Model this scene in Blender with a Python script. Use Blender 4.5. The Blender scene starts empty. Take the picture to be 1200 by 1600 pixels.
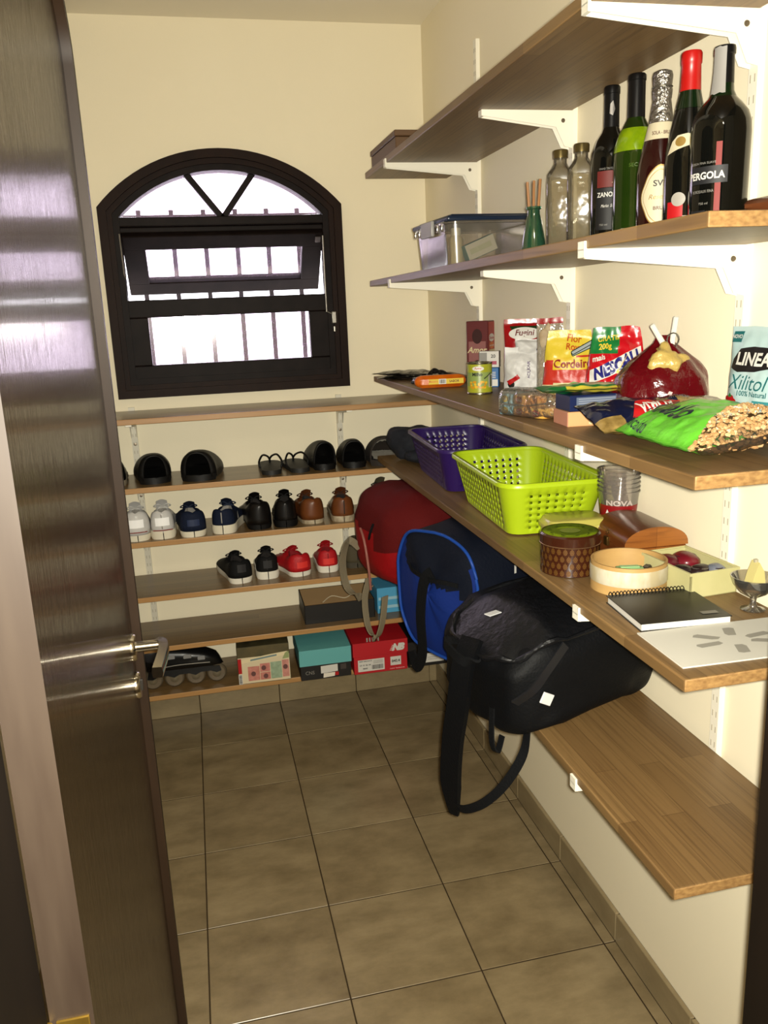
import bpy, bmesh, math, random
from mathutils import Vector, Matrix, Euler, noise
random.seed(7)
scene = bpy.context.scene
COL = scene.collection
PI = math.pi

# ------------------------------------------------------------------ camera
cam_d = bpy.data.cameras.new('camera')
cam = bpy.data.objects.new('camera', cam_d); COL.objects.link(cam)
cam.location = (0.1022, -2.9463, 1.5959)
cam.rotation_euler = (1.33055, 0.04054, -0.22687)
cam_d.sensor_fit = 'VERTICAL'; cam_d.sensor_height = 36; cam_d.lens = 28.94
cam_d.clip_start = 0.02
scene.camera = cam

# ------------------------------------------------------------------ sky, lights, exposure
world = bpy.data.worlds.new('sky'); scene.world = world; world.use_nodes = True
bg = world.node_tree.nodes['Background']
bg.inputs[0].default_value = (0.97, 0.93, 1.0, 1); bg.inputs[1].default_value = 7.0

fl = bpy.data.lights.new('phone_flash', 'AREA'); fl.shape = 'DISK'; fl.size = 0.02
fl.energy = 66; fl.color = (1.0, 0.955, 0.82)
flo = bpy.data.objects.new('phone_flash', fl); COL.objects.link(flo)
flo.location = cam.matrix_basis @ Vector((0.014, 0.006, 0.0)); flo.rotation_euler = cam.rotation_euler

hl = bpy.data.lights.new('hall_fill_light', 'AREA'); hl.shape = 'DISK'; hl.size = 0.35  # soft fill added behind the camera; no actual lamp is known there
hl.energy = 12; hl.color = (1.0, 0.90, 0.72)
hlo = bpy.data.objects.new('hall_fill_light', hl); COL.objects.link(hlo)
hlo.location = (0.25, -3.3, 2.55)

vs = scene.view_settings
vs.view_transform = 'Standard'; vs.look = 'None'; vs.gamma = 1; vs.exposure = 0.0; vs.use_curve_mapping = False

# ------------------------------------------------------------------ materials
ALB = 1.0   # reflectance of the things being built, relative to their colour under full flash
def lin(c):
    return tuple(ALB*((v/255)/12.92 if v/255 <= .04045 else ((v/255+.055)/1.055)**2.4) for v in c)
MATS = {}
def M(name, col=(128,128,128), rough=.5, metal=0, spec=.5, noise_=None, bump=None, coat=0, trans=0, ior=1.45, emit=None, aniso=None, sheen=0, vary=False):
    """noise_=(scale xyz, second colour, contrast)   bump=(scale xyz, strength, distance)"""
    if name in MATS: return MATS[name]
    m = bpy.data.materials.new(name); m.use_nodes = True; nt = m.node_tree; N = nt.nodes; L = nt.links
    b = N['Principled BSDF']
    b.inputs['Base Color'].default_value = (*lin(col), 1)
    b.inputs['Roughness'].default_value = rough; b.inputs['Metallic'].default_value = metal
    b.inputs['Specular IOR Level'].default_value = spec; b.inputs['IOR'].default_value = ior
    b.inputs['Coat Weight'].default_value = coat; b.inputs['Coat Roughness'].default_value = .06
    b.inputs['Transmission Weight'].default_value = trans
    b.inputs['Sheen Weight'].default_value = sheen
    tc = None
    def coords(scale):
        nonlocal tc
        if tc is None: tc = N.new('ShaderNodeTexCoord')
        mp = N.new('ShaderNodeMapping'); mp.inputs['Scale'].default_value = scale if hasattr(scale, '__len__') else (scale,)*3
        if vary:
            oi = N.new('ShaderNodeObjectInfo'); va = N.new('ShaderNodeVectorMath'); va.operation = 'MULTIPLY_ADD'; va.inputs[1].default_value = (3.7, 5.3, 1)
            L.new(oi.outputs['Location'], va.inputs[0]); L.new(tc.outputs['Object'], va.inputs[2]); L.new(va.outputs[0], mp.inputs[0])
        else: L.new(tc.outputs['Object'], mp.inputs[0])
        return mp
    if noise_:
        sc, c2, ct = noise_
        mp = coords(sc); n = N.new('ShaderNodeTexNoise'); n.inputs['Scale'].default_value = 1; n.inputs['Detail'].default_value = 9 if vary else 5; n.inputs['Roughness'].default_value = .66 if vary else .5
        L.new(mp.outputs[0], n.inputs[0])
        r = N.new('ShaderNodeMapRange'); r.inputs[1].default_value = .5-ct; r.inputs[2].default_value = .5+ct
        L.new(n.outputs[0], r.inputs[0])
        mx = N.new('ShaderNodeMix'); mx.data_type = 'RGBA'
        mx.inputs[6].default_value = (*lin(col), 1); mx.inputs[7].default_value = (*lin(c2), 1)
        L.new(r.outputs[0], mx.inputs[0]); L.new(mx.outputs[2], b.inputs['Base Color'])
    if bump:
        sc, st, ds = bump
        mp = coords(sc); n = N.new('ShaderNodeTexNoise'); n.inputs['Scale'].default_value = 1; n.inputs['Detail'].default_value = 4
        L.new(mp.outputs[0], n.inputs[0]); bp = N.new('ShaderNodeBump'); bp.inputs['Strength'].default_value = st; bp.inputs['Distance'].default_value = ds
        L.new(n.outputs[0], bp.inputs['Height']); L.new(bp.outputs[0], b.inputs['Normal'])
        if coat: L.new(bp.outputs[0], b.inputs['Coat Normal'])
    MATS[name] = m; return m

def wood(name, c1, c2, axis='y', rough=.45, row=.045, length=.42, grain=(140, 3.0), dark=(70,45,22)):
    """edge-glued strip board, grain along the axis"""
    if name in MATS: return MATS[name]
    m = bpy.data.materials.new(name); m.use_nodes = True; nt = m.node_tree; N = nt.nodes; L = nt.links
    b = N['Principled BSDF']; b.inputs['Roughness'].default_value = rough
    tc = N.new('ShaderNodeTexCoord'); sep = N.new('ShaderNodeSeparateXYZ'); L.new(tc.outputs['Object'], sep.inputs[0])
    com = N.new('ShaderNodeCombineXYZ')
    ia = 'xyz'.index(axis); others = [i for i in range(3) if i != ia]
    L.new(sep.outputs[ia], com.inputs[0]); L.new(sep.outputs[others[0]], com.inputs[1]); L.new(sep.outputs[others[1]], com.inputs[2])
    br = N.new('ShaderNodeTexBrick'); br.inputs['Scale'].default_value = 1; br.inputs['Mortar Size'].default_value = 0.0006
    br.inputs['Brick Width'].default_value = length; br.inputs['Row Height'].default_value = row
    br.inputs['Color1'].default_value = (*lin(c1), 1); br.inputs['Color2'].default_value = (*lin(c2), 1)
    br.inputs['Mortar'].default_value = (*lin([.5*(a+d) for a, d in zip(c2, dark)]), 1); br.offset = .37
    L.new(com.outputs[0], br.inputs[0])
    mp = N.new('ShaderNodeMapping'); mp.inputs['Scale'].default_value = (grain[1], grain[0], grain[0]*.6); L.new(com.outputs[0], mp.inputs[0])
    n = N.new('ShaderNodeTexNoise'); n.inputs['Scale'].default_value = 1; n.inputs['Detail'].default_value = 5; n.inputs['Distortion'].default_value = .6
    L.new(mp.outputs[0], n.inputs[0])
    r = N.new('ShaderNodeMapRange'); r.inputs[1].default_value = .48; r.inputs[2].default_value = .78; r.inputs[4].default_value = .75; L.new(n.outputs[0], r.inputs[0])
    mx = N.new('ShaderNodeMix'); mx.data_type = 'RGBA'; L.new(r.outputs[0], mx.inputs[0]); L.new(br.outputs[0], mx.inputs[6]); mx.inputs[7].default_value = (*lin(dark), 1)
    L.new(mx.outputs[2], b.inputs['Base Color'])
    bp = N.new('ShaderNodeBump'); bp.inputs['Strength'].default_value = .12; bp.inputs['Distance'].default_value = .002; L.new(n.outputs[0], bp.inputs['Height']); L.new(bp.outputs[0], b.inputs['Normal'])
    MATS[name] = m; return m

def film(name, tint=(255,255,255), gloss=.12, rough=.12, haze=.0, hazecol=(230,230,225), bump=None):
    """clear sheet: lets light straight through, with a glossy coat and optional milky haze"""
    lin = lambda c: tuple((v/255)**2.2 for v in c)
    if name in MATS: return MATS[name]
    m = bpy.data.materials.new(name); m.use_nodes = True; nt = m.node_tree; N = nt.nodes; L = nt.links
    for n in list(N): N.remove(n)
    out = N.new('ShaderNodeOutputMaterial'); t = N.new('ShaderNodeBsdfTransparent'); t.inputs[0].default_value = (*lin(tint), 1)
    g = N.new('ShaderNodeBsdfGlossy'); g.inputs['Roughness'].default_value = rough; g.inputs['Color'].default_value = (1,1,1,1)
    d = N.new('ShaderNodeBsdfDiffuse'); d.inputs[0].default_value = (*lin(hazecol), 1)
    m1 = N.new('ShaderNodeMixShader'); m1.inputs[0].default_value = haze; L.new(t.outputs[0], m1.inputs[1]); L.new(d.outputs[0], m1.inputs[2])
    fr = N.new('ShaderNodeFresnel'); fr.inputs[0].default_value = 1.45
    ad = N.new('ShaderNodeMath'); ad.operation = 'MULTIPLY_ADD'; ad.inputs[1].default_value = .8; ad.inputs[2].default_value = gloss*.3; L.new(fr.outputs[0], ad.inputs[0])
    m2 = N.new('ShaderNodeMixShader'); L.new(ad.outputs[0], m2.inputs[0]); L.new(m1.outputs[0], m2.inputs[1]); L.new(g.outputs[0], m2.inputs[2])
    if bump:
        tc = N.new('ShaderNodeTexCoord'); n = N.new('ShaderNodeTexNoise'); n.inputs['Scale'].default_value = bump[0]; n.inputs['Detail'].default_value = 3
        L.new(tc.outputs['Object'], n.inputs[0]); bp = N.new('ShaderNodeBump'); bp.inputs['Strength'].default_value = bump[1]; bp.inputs['Distance'].default_value = .01
        L.new(n.outputs[0], bp.inputs['Height']); L.new(bp.outputs[0], g.inputs['Normal']); L.new(bp.outputs[0], fr.inputs['Normal'])
    L.new(m2.outputs[0], out.inputs[0]); MATS[name] = m; return m

# ------------------------------------------------------------------ mesh helpers
class MB:
    def __init__(s): s.v = []; s.f = []; s.m = []; s.rb = False
    def add(s, vs, fs, mi=0, T=None):
        o = len(s.v)
        s.v += [tuple(T @ Vector(v)) if T else tuple(v) for v in vs]
        for i, f in enumerate(fs):
            s.f.append([o+k for k in f]); s.m.append(mi[i] if isinstance(mi, (list, tuple)) else mi)
        return s
    def box(s, x0, x1, y0, y1, z0, z1, mi=0, T=None):
        vs = [(x0,y0,z0),(x1,y0,z0),(x1,y1,z0),(x0,y1,z0),(x0,y0,z1),(x1,y0,z1),(x1,y1,z1),(x0,y1,z1)]
        return s.add(vs, [(0,3,2,1),(4,5,6,7),(0,1,5,4),(1,2,6,5),(2,3,7,6),(3,0,4,7)], mi, T)   # bottom top front right back left
    def rbox(s, x0, x1, y0, y1, z0, z1, r=.003, seg=2, mi=0, T=None):
        s.rb = True; bm = bmesh.new(); bmesh.ops.create_cube(bm, size=1)
        for v in bm.verts: v.co = Vector(((x0+x1)/2+v.co.x*(x1-x0), (y0+y1)/2+v.co.y*(y1-y0), (z0+z1)/2+v.co.z*(z1-z0)))
        bmesh.ops.bevel(bm, geom=list(bm.edges), offset=min(r, .49*min(x1-x0, y1-y0, z1-z0)), segments=seg, affect='EDGES', profile=.5)
        bm.verts.index_update()
        s.add([v.co.copy() for v in bm.verts], [[v.index for v in f.verts] for f in bm.faces], mi, T); bm.free(); return s
    def lathe(s, prof, n=32, mi=0, T=None, caps=True):
        """prof: (r, z[, material index of the band above])"""
        o = []; k = len(prof)
        for p in prof:
            for j in range(n): a = 2*PI*j/n; o.append((p[0]*math.cos(a), p[0]*math.sin(a), p[1]))
        fs = []; ms = []
        for i in range(k-1):
            for j in range(n):
                fs.append((i*n+j, i*n+(j+1)%n, (i+1)*n+(j+1)%n, (i+1)*n+j)); ms.append(prof[i][2] if len(prof[i]) > 2 else mi)
        if caps:
            if prof[0][0] > 1e-6: fs.append(tuple(reversed(range(n)))); ms.append(ms[0])
            if prof[-1][0] > 1e-6: fs.append(tuple(range((k-1)*n, k*n))); ms.append(prof[-1][2] if len(prof[-1]) > 2 else mi)
        return s.add(o, fs, ms, T)
    def sweep(s, path, prof, mi=0, closed=False, T=None, up=(0,0,1), scales=None, caps=True):
        """prof: 2D loop (side, up) carried along the path"""
        P = [Vector(p) for p in path]; n = len(P); k = len(prof); o = []; up = Vector(up)
        for i in range(n):
            a = P[(i-1) % n] if (i > 0 or closed) else P[i]; b = P[(i+1) % n] if (i < n-1 or closed) else P[i]
            t = (b-a).normalized()
            sd = t.cross(up)
            if sd.length < 1e-4: sd = t.cross(Vector((1,0,0)) if abs(t.x) < .9 else Vector((0,1,0)))
            sd.normalize(); u2 = sd.cross(t)
            sc = scales[i] if scales else 1
            sx, sy = sc if isinstance(sc, tuple) else (sc, sc)
            for q in prof: o.append(P[i]+sd*q[0]*sx+u2*q[1]*sy)
        fs = []
        for i in range(n if closed else n-1):
            j = (i+1) % n
            for q in range(k): fs.append((i*k+q, i*k+(q+1) % k, j*k+(q+1) % k, j*k+q))
        if caps and not closed: fs += [tuple(reversed(range(k))), tuple(range((n-1)*k, n*k))]
        return s.add(o, fs, mi, T)
    def tube(s, path, r=.003, n=8, mi=0, closed=False, T=None, scales=None):
        return s.sweep(path, [(r*math.cos(2*PI*j/n), r*math.sin(2*PI*j/n)) for j in range(n)], mi, closed, T, (0.13,0.21,.97), scales)
    def strap(s, path, w=.02, t=.002, mi=0, up=(0,0,1), T=None, scales=None, closed=False):
        return s.sweep(path, [(-w/2,-t/2),(w/2,-t/2),(w/2,t/2),(-w/2,t/2)], mi, closed, T, up, scales)
    def grid(s, fn, nu, nv, cu=False, cv=False, mi=0, T=None, u0=0., u1=1., v0=0., v1=1., skip=None):
        o = []; mu = nu if cu else nu+1; mv = nv if cv else nv+1
        for i in range(mu):
            for j in range(mv): o.append(fn(u0+(u1-u0)*i/nu, v0+(v1-v0)*j/nv))
        fs = []; ms = []
        for i in range(nu):
            for j in range(nv):
                uc = u0+(u1-u0)*(i+.5)/nu; vc = v0+(v1-v0)*(j+.5)/nv
                if skip and skip(i, j): continue
                a, b = i, (i+1) % mu; c, d = j, (j+1) % mv
                fs.append((a*mv+c, b*mv+c, b*mv+d, a*mv+d)); ms.append(mi(uc, vc) if callable(mi) else mi)
        return s.add(o, fs, ms, T)
    def poly(s, pts2, y0, y1, mi=0, T=None, plane='xz'):
        """outline in the x-z plane, extruded along y (or in the plane given)"""
        n = len(pts2)
        mk = {'xz': lambda p, d: (p[0], d, p[1]), 'xy': lambda p, d: (p[0], p[1], d), 'yz': lambda p, d: (d, p[0], p[1])}[plane]
        return s.add([mk(p, y0) for p in pts2]+[mk(p, y1) for p in pts2], [tuple(range(n)), tuple(reversed(range(n, 2*n)))]+[(i, i+n, (i+1) % n+n, (i+1) % n) for i in range(n)], mi, T)
    def mesh(s, name, mats, smooth=True, angle=38, merge=True):
        me = bpy.data.meshes.new(name); me.from_pydata(s.v, [], s.f)
        for m in mats: me.materials.append(m)
        for p, mi in zip(me.polygons, s.m): p.material_index = mi
        bm = bmesh.new(); bm.from_mesh(me)
        if merge: bmesh.ops.remove_doubles(bm, verts=bm.verts, dist=1e-5)
        bmesh.ops.recalc_face_normals(bm, faces=bm.faces); bm.to_mesh(me); bm.free()
        if smooth:
            me.shade_smooth(); me.set_sharp_from_angle(angle=math.radians(min(angle, 21) if s.rb else angle))
        me.update(); return me
    def build(s, name, mats, parent=None, smooth=True, angle=38, label=None, merge=True):
        if not isinstance(mats, (list, tuple)): mats = [mats]
        return link(name, s.mesh(name, mats, smooth, angle, merge), parent, label)

def link(name, me, parent=None, label=None, loc=None, rot=None):
    o = bpy.data.objects.new(name, me); COL.objects.link(o)
    if parent: o.parent = parent
    if label: o['label'] = label
    if loc: o.location = loc
    if rot: o.rotation_euler = rot
    return o
def tag(o, label, cat, group=None):
    o['label'] = label; o['category'] = cat
    if group: o['group'] = group
    return o
def thing(name, label, cat, loc=(0,0,0), rz=0, group=None, rot=None):
    o = bpy.data.objects.new(name, None); COL.objects.link(o); o.empty_display_size = .03
    o.location = loc; o.rotation_euler = rot if rot else (0, 0, math.radians(rz))
    return tag(o, label, cat, group)
def struct(o): o['kind'] = 'structure'; return o
def copy_tree(o, parent=None):
    c = o.copy(); COL.objects.link(c); c.parent = parent
    for ch in list(o.children): copy_tree(ch, c)
    return c

def interp(tab, t):
    if t <= tab[0][0]: return tab[0][1]
    for (a, x), (b, y) in zip(tab, tab[1:]):
        if t <= b:
            k = (t-a)/(b-a); return x+(y-x)*k
    return tab[-1][1]
def spl(pts, n=8):
    """Catmull-Rom through the points"""
    P = [Vector(p) for p in pts]; out = []
    for i in range(len(P)-1):
        p0 = P[max(i-1, 0)]; p1 = P[i]; p2 = P[i+1]; p3 = P[min(i+2, len(P)-1)]
        for k in range(n):
            t = k/n; out.append(.5*((2*p1)+(p2-p0)*t+(2*p0-5*p1+4*p2-p3)*t*t+(3*p1-p0-3*p2+p3)*t**3))
    return out+[P[-1]]
def nz(x, y, z): return noise.noise(Vector((x, y, z)))
def spow(a, e): return math.copysign(abs(a)**e, a)
def softbox(sx, sy, sz, e1=.45, e2=.45, nu=44, nv=26, amp=.008, fr=9, seed=0, deform=None, mi=0):
    """cloth-like superquadric of full size sx,sy,sz centred on its base; deform(x,y,z) bends it"""
    def fn(u, v):
        a = -PI+2*PI*u; b = -PI/2+PI*v
        x = sx/2*spow(math.cos(b), e1)*spow(math.cos(a), e2); y = sy/2*spow(math.cos(b), e1)*spow(math.sin(a), e2); z = sz/2*spow(math.sin(b), e1)+sz/2
        k = 1+amp/min(sx, sy, sz)*2*nz(x*fr+seed, y*fr, z*fr)+amp/min(sx, sy, sz)*.8*nz(x*fr*2.6, y*fr*2.6+seed, z*fr*2.6)
        x *= k; y *= k; z = sz/2+(z-sz/2)*k
        return deform(x, y, z) if deform else (x, y, z)
    return MB().grid(fn, nu, nv, cu=True, mi=mi)

# ---- flat print: shapes and lettering laid on a surface S(a, b) -> point (metres along it)
_TXT = {}
def _text(body, bold, shear):
    k = (body, bold, shear)
    if k not in _TXT:
        c = bpy.data.curves.new('t', 'FONT'); c.body = body; c.size = 1; c.align_x = 'CENTER'; c.offset = bold; c.shear = shear; c.resolution_u = 3
        o = bpy.data.objects.new('t', c); COL.objects.link(o)
        dg = bpy.context.evaluated_depsgraph_get(); dg.update(); e = o.evaluated_get(dg); me = e.to_mesh()
        v = [(p.co.x, p.co.y) for p in me.vertices]; f = [list(p.vertices) for p in me.polygons]
        e.to_mesh_clear(); bpy.data.objects.remove(o); bpy.data.curves.remove(c)
        if v:
            x0 = min(a for a, _ in v); x1 = max(a for a, _ in v); y0 = min(b for _, b in v); y1 = max(b for _, b in v)
            v = [(a-(x0+x1)/2, b-(y0+y1)/2) for a, b in v]; _TXT[k] = (v, f, x1-x0, y1-y0)
        else: _TXT[k] = ([], [], 1, 1)
    return _TXT[k]
def onsurf(S, a, b, eps):
    p = Vector(S(a, b)); d = 5e-4
    n = (Vector(S(a+d, b))-p).cross(Vector(S(a, b+d))-p)
    n = n.normalized() if n.length > 1e-12 else Vector((0,-1,0))
    return p+n*eps
def lay(name, v, f, S, mat, parent, eps=.0007, maxlen=None, label=None):
    if not v: return None
    bm = bmesh.new(); bv = [bm.verts.new((a, b, 0)) for a, b in v]
    for q in f:
        try: bm.faces.new([bv[i] for i in q])
        except ValueError: pass
    if maxlen:
        bmesh.ops.triangulate(bm, faces=bm.faces)
        for _ in range(5):
            es = [e for e in bm.edges if e.calc_length() > maxlen]
            if not es: break
            bmesh.ops.subdivide_edges(bm, edges=es, cuts=1); bmesh.ops.triangulate(bm, faces=bm.faces)
    for x in bm.verts: x.co = onsurf(S, x.co.x, x.co.y, eps)
    me = bpy.data.meshes.new(name); bm.to_mesh(me); bm.free(); me.materials.append(mat); me.shade_smooth()
    return link(name, me, parent, label)
def letters(body, S, ca, cb, h, mat, parent, w=None, rot=0, bold=.02, shear=0, eps=.0011, maxlen=None, name='lettering'):
    v, f, tw, th = _text(body, bold, shear)
    k = h/th; kx = (w/tw) if w else k; c, s_ = math.cos(rot), math.sin(rot)
    v = [(ca+(a*kx)*c-(b*k)*s_, cb+(a*kx)*s_+(b*k)*c) for a, b in v]
    return lay(name, v, f, S, mat, parent, eps, maxlen)
def patch(name, pts, S, mat, parent, eps=.0006, maxlen=None):
    return lay(name, pts, [list(range(len(pts)))], S, mat, parent, eps, maxlen)
def rect(a0, a1, b0, b1): return [(a0,b0),(a1,b0),(a1,b1),(a0,b1)]
def ell(ca, cb, ra, rb, n=28): return [(ca+ra*math.cos(2*PI*i/n), cb+rb*math.sin(2*PI*i/n)) for i in range(n)]
def rotp(pts, ang, ca=0, cb=0):
    c, s_ = math.cos(ang), math.sin(ang); return [(ca+(a-ca)*c-(b-cb)*s_, cb+(a-ca)*s_+(b-cb)*c) for a, b in pts]
def flat(y=0, ox=0, oz=0): return lambda a, b: (ox+a, y, oz+b)               # faces -y
def flat_side(x, oy=0, oz=0): return lambda a, b: (x, oy-a, oz+b)            # faces -x
def flat_right(x, oy=0, oz=0): return lambda a, b: (x, oy+a, oz+b)           # faces +x
def flat_top(z, ox=0, oy=0): return lambda a, b: (ox+a, oy+b, z)             # faces +z
def round_(R): return lambda a, b: (R*math.sin(a/R), -R*math.cos(a/R), b)    # faces -y
# ------------------------------------------------------------------ the room
XR, XL, YB, YF, HC = 1.0325, -.42, .2996, -2.2, 2.611
T = .33
wallm = M('cream_paint', (236,226,198), .75, noise_=((1.3,1.3,1.3), (232,221,192), .25), bump=((160,160,160), .08, .002))
ceilm = M('ceiling_paint', (236,228,208), .8)
hallm = M('hall_paint', (214,200,168), .8)
grout = M('grout', (58,47,33), .95, spec=.1)
tilem = M('floor_tile_glaze', (146,129,97), .30, noise_=((5,10,5), (108,93,66), .2), bump=((30,30,30), .05, .002), vary=True)
tilem2 = M('floor_tile_glaze_b', (142,125,93), .30, noise_=((6,9,6), (104,89,63), .2), bump=((30,30,30), .05, .002), vary=True)
skirt_t = M('skirting_tile_glaze', (146,130,98), .38, noise_=((6,6,12), (118,103,75), .22), vary=True)

floor = struct(MB().box(XL-.7, 1.7, -4.6, YB+.1, -.06, -.0014).build('floor', grout, smooth=False))
def tile_mesh(w, d, mat):
    return MB().rbox(-w/2, w/2, -d/2, d/2, -.012, 0, .0009, 1).mesh('tile', [mat], angle=30)
g = .0035
full = [tile_mesh(T-g, T-g, tilem), tile_mesh(T-g, T-g, tilem2)]
narrow = tile_mesh(.032-g, T-g, tilem2); backt = [tile_mesh(T-g, .2885-g, tilem), tile_mesh(T-g, .2885-g, tilem2)]; backn = tile_mesh(.032-g, .2885-g, tilem2)
for r in range(-1, 7):
    for c in range(-2, 3):
        if r < 0: link('tile', backt[(r+c) % 2], floor, loc=((c+.5)*T, .144, 0))
        else: link('tile', full[(r*3+c) % 2], floor, loc=((c+.5)*T, -(r+.5)*T, random.uniform(-.0004, .0004)))
    if r < 0: link('tile', backn, floor, loc=(1.006, .144, 0))
    else: link('tile', narrow, floor, loc=(1.006, -(r+.5)*T, 0))

# window opening: springing 1.93 .. arch
WX0, WX1, WZ0, WZS, WZA = -.18, .697, 1.313, 1.990, 2.184
WC = (WX0+WX1)/2; WHW = (WX1-WX0)/2
def arch(hw, zs, rise, n=24):
    """points of the segmental arch from right to left"""
    R_ = (hw*hw+rise*rise)/(2*rise); zc = zs+rise-R_; a0 = math.asin(hw/R_)
    return [(WC+R_*math.sin(a0-2*a0*i/n), zc+R_*math.cos(a0-2*a0*i/n)) for i in range(n+1)]
oh = WHW-.03; ov = arch(oh, WZS-.012, WZA-WZS-.018)
mb = MB(); ox0, ox1, oz0 = WC-oh, WC+oh, WZ0+.03
for (y, ) in ((YB,), (YB+.14,)):
    mb.add([(XL,y,0),(ox0,y,0),(ox0,y,HC),(XL,y,HC)], [(0,1,2,3)]); mb.add([(ox1,y,0),(XR,y,0),(XR,y,HC),(ox1,y,HC)], [(0,1,2,3)])
    mb.add([(ox0,y,0),(ox1,y,0),(ox1,y,oz0),(ox0,y,oz0)], [(0,1,2,3)])
    for a, b_ in zip(ov, ov[1:]): mb.add([(a[0],y,a[1]),(b_[0],y,b_[1]),(b_[0],y,HC),(a[0],y,HC)], [(0,1,2,3)])
loop = [(ox1, oz0)]+ov+[(ox0, oz0)]
for a, b_ in zip(loop, loop[1:]+loop[:1]): mb.add([(a[0],YB,a[1]),(b_[0],YB,b_[1]),(b_[0],YB+.14,b_[1]),(a[0],YB+.14,a[1])], [(0,1,2,3)])
struct(mb.build('wall_back', wallm, smooth=False))
struct(MB().box(XR, XR+.12, -2.35, YB+.14, 0, HC).build('wall_right', wallm, smooth=False))
struct(MB().box(XL-.12, XL, -2.35, YB+.14, 0, HC).build('wall_left', wallm, smooth=False))
struct(MB().box(-1.2, 1.8, -4.7, YB+.14, HC, HC+.08).build('ceiling', ceilm, smooth=False))
# front wall with the arched doorway
DX0, DX1, DZS, DR = -.105, .712, 2.0, .19
mb = MB(); n = 20
da = [((DX0+DX1)/2+(DX1-DX0)/2*math.cos(PI*i/n), DZS+.02+DR*math.sin(PI*i/n)) for i in range(n+1)]
for y in (-2.2, -2.35):
    mb.add([(XL,y,0),(DX0-.05,y,0),(DX0-.05,y,HC),(XL,y,HC)], [(0,1,2,3)]); mb.add([(DX1+.05,y,0),(XR,y,0),(XR,y,HC),(DX1+.05,y,HC)], [(0,1,2,3)])
    mb.add([(DX0-.05,y,DZS),(DX0,y,DZS),(DX0,y,HC),(DX0-.05,y,HC)], [(0,1,2,3)]); mb.add([(DX1,y,DZS),(DX1+.05,y,DZS),(DX1+.05,y,HC),(DX1,y,HC)], [(0,1,2,3)])
    for a, b_ in zip(da, da[1:]): mb.add([(a[0],y,a[1]),(b_[0],y,b_[1]),(b_[0],y,HC),(a[0],y,HC)], [(0,1,2,3)])
struct(mb.build('wall_front', wallm, smooth=False))
mb = MB(); mb.box(-1.12, -1.0, -4.6, -2.35, 0, HC); struct(mb.build('wall_hall_left', hallm, smooth=False))
mb = MB(); mb.box(1.6, 1.72, -4.6, -2.35, 0, HC); struct(mb.build('wall_hall_right', hallm, smooth=False))
mb = MB(); mb.box(-1.1, 1.7, -4.72, -4.6, 0, HC); struct(mb.build('wall_hall_back', hallm, smooth=False))
mb = MB(); mb.box(-1.0, XL, -2.36, -2.3, 0, HC).box(XR, 1.6, -2.36, -2.3, 0, HC); struct(mb.build('wall_hall_front', hallm, smooth=False))

# skirting tiles
sk = struct(MB().box(XR-.004, XR+.002, -2.2, YB, 0, .0785).build('baseboard_right', grout, smooth=False))
skm = MB().rbox(-.0055, .0055, -.1635, .1635, 0, .081, .0015, 1).mesh('tile', [skirt_t], angle=30)
for i in range(8): link('tile', skm, sk, loc=(XR-.0065, .0+.165-.33*i+.0, 0) if i else (XR-.0065, .13, 0))
sk = struct(MB().box(XL, XR, YB-.004, YB+.002, 0, .0785).build('baseboard_back', grout, smooth=False))
skm = MB().rbox(-.1635, .1635, -.0055, .0055, 0, .081, .0015, 1).mesh('tile', [skirt_t], angle=30)
skn = MB().rbox(-.0155, .0155, -.0055, .0055, 0, .081, .0015, 1).mesh('tile', [skirt_t], angle=30)
for c in range(-2, 3): link('tile', skm, sk, loc=((c+.5)*T, YB-.0075, 0))
link('tile', skn, sk, loc=(1.0055, YB-.0075, 0))

# ------------------------------------------------------------------ window
wfr = M('dark_window_wood', (36,22,15), .5, spec=.10, noise_=((20,20,5), (24,14,10), .3))
wsash = M('black_brown_sash', (19,13,11), .5, spec=.10, noise_=((16,30,16), (27,20,18), .15))
pane_m = film('ribbed_pane', (252,244,253), .1, .1, .06, (235,215,240))
iron = M('grille_iron', (40,30,40), .6)
brassw = M('tarnished_steel', (150,146,138), .35, .9)
win = struct(thing('window_1', 'x', 'x')); del win['label']; del win['category']
def arch_band(hw0, z00, rise0, w, y0, y1, zs=WZS, name='casing', mat=wfr):
    """frame band following the arched outline: outer half width hw0, band width w"""
    def outline(hw, zb, rise, zsp): return [(WC-hw, zb), (WC+hw, zb)]+arch(hw, zsp, rise, 28)
    A = outline(hw0, z00, rise0, zs); B = outline(hw0-w, z00+w, rise0-w*.55, zs-w*.45)
    k = len(A); mb = MB()
    v = [(p[0], y0, p[1]) for p in A]+[(p[0], y0, p[1]) for p in B]+[(p[0], y1, p[1]) for p in A]+[(p[0], y1, p[1]) for p in B]
    f = []
    for i in range(k):
        j = (i+1) % k
        f += [(i, j, k+j, k+i), (2*k+i, 3*k+i, 3*k+j, 2*k+j), (i, 2*k+i, 2*k+j, j), (k+i, k+j, 3*k+j, 3*k+i)]
    return mb.add(v, f).build(name, mat, win, angle=28)
RISE = WZA-WZS
arch_band(WHW, WZ0, RISE, .030, YB-.028, YB+.02)
arch_band(WHW-.026, WZ0+.026, RISE-.014, .022, YB-.014, YB+.05, WZS-.012, 'frame')
arch_band(WHW-.044, WZ0+.044, RISE-.024, .026, YB-.004, YB+.07, WZS-.02, 'inner_frame', wsash)
ix0, ix1 = WX0+.062, WX1-.062
MB().rbox(ix0-.01, ix1+.01, YB+.0, YB+.06, 1.925, 1.957, .004).build('transom', wsash, win)
MB().rbox(ix0-.01, ix1+.01, YB+.02, YB+.055, 1.905, 1.925, .004).build('transom_stop', wsash, win)
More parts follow.
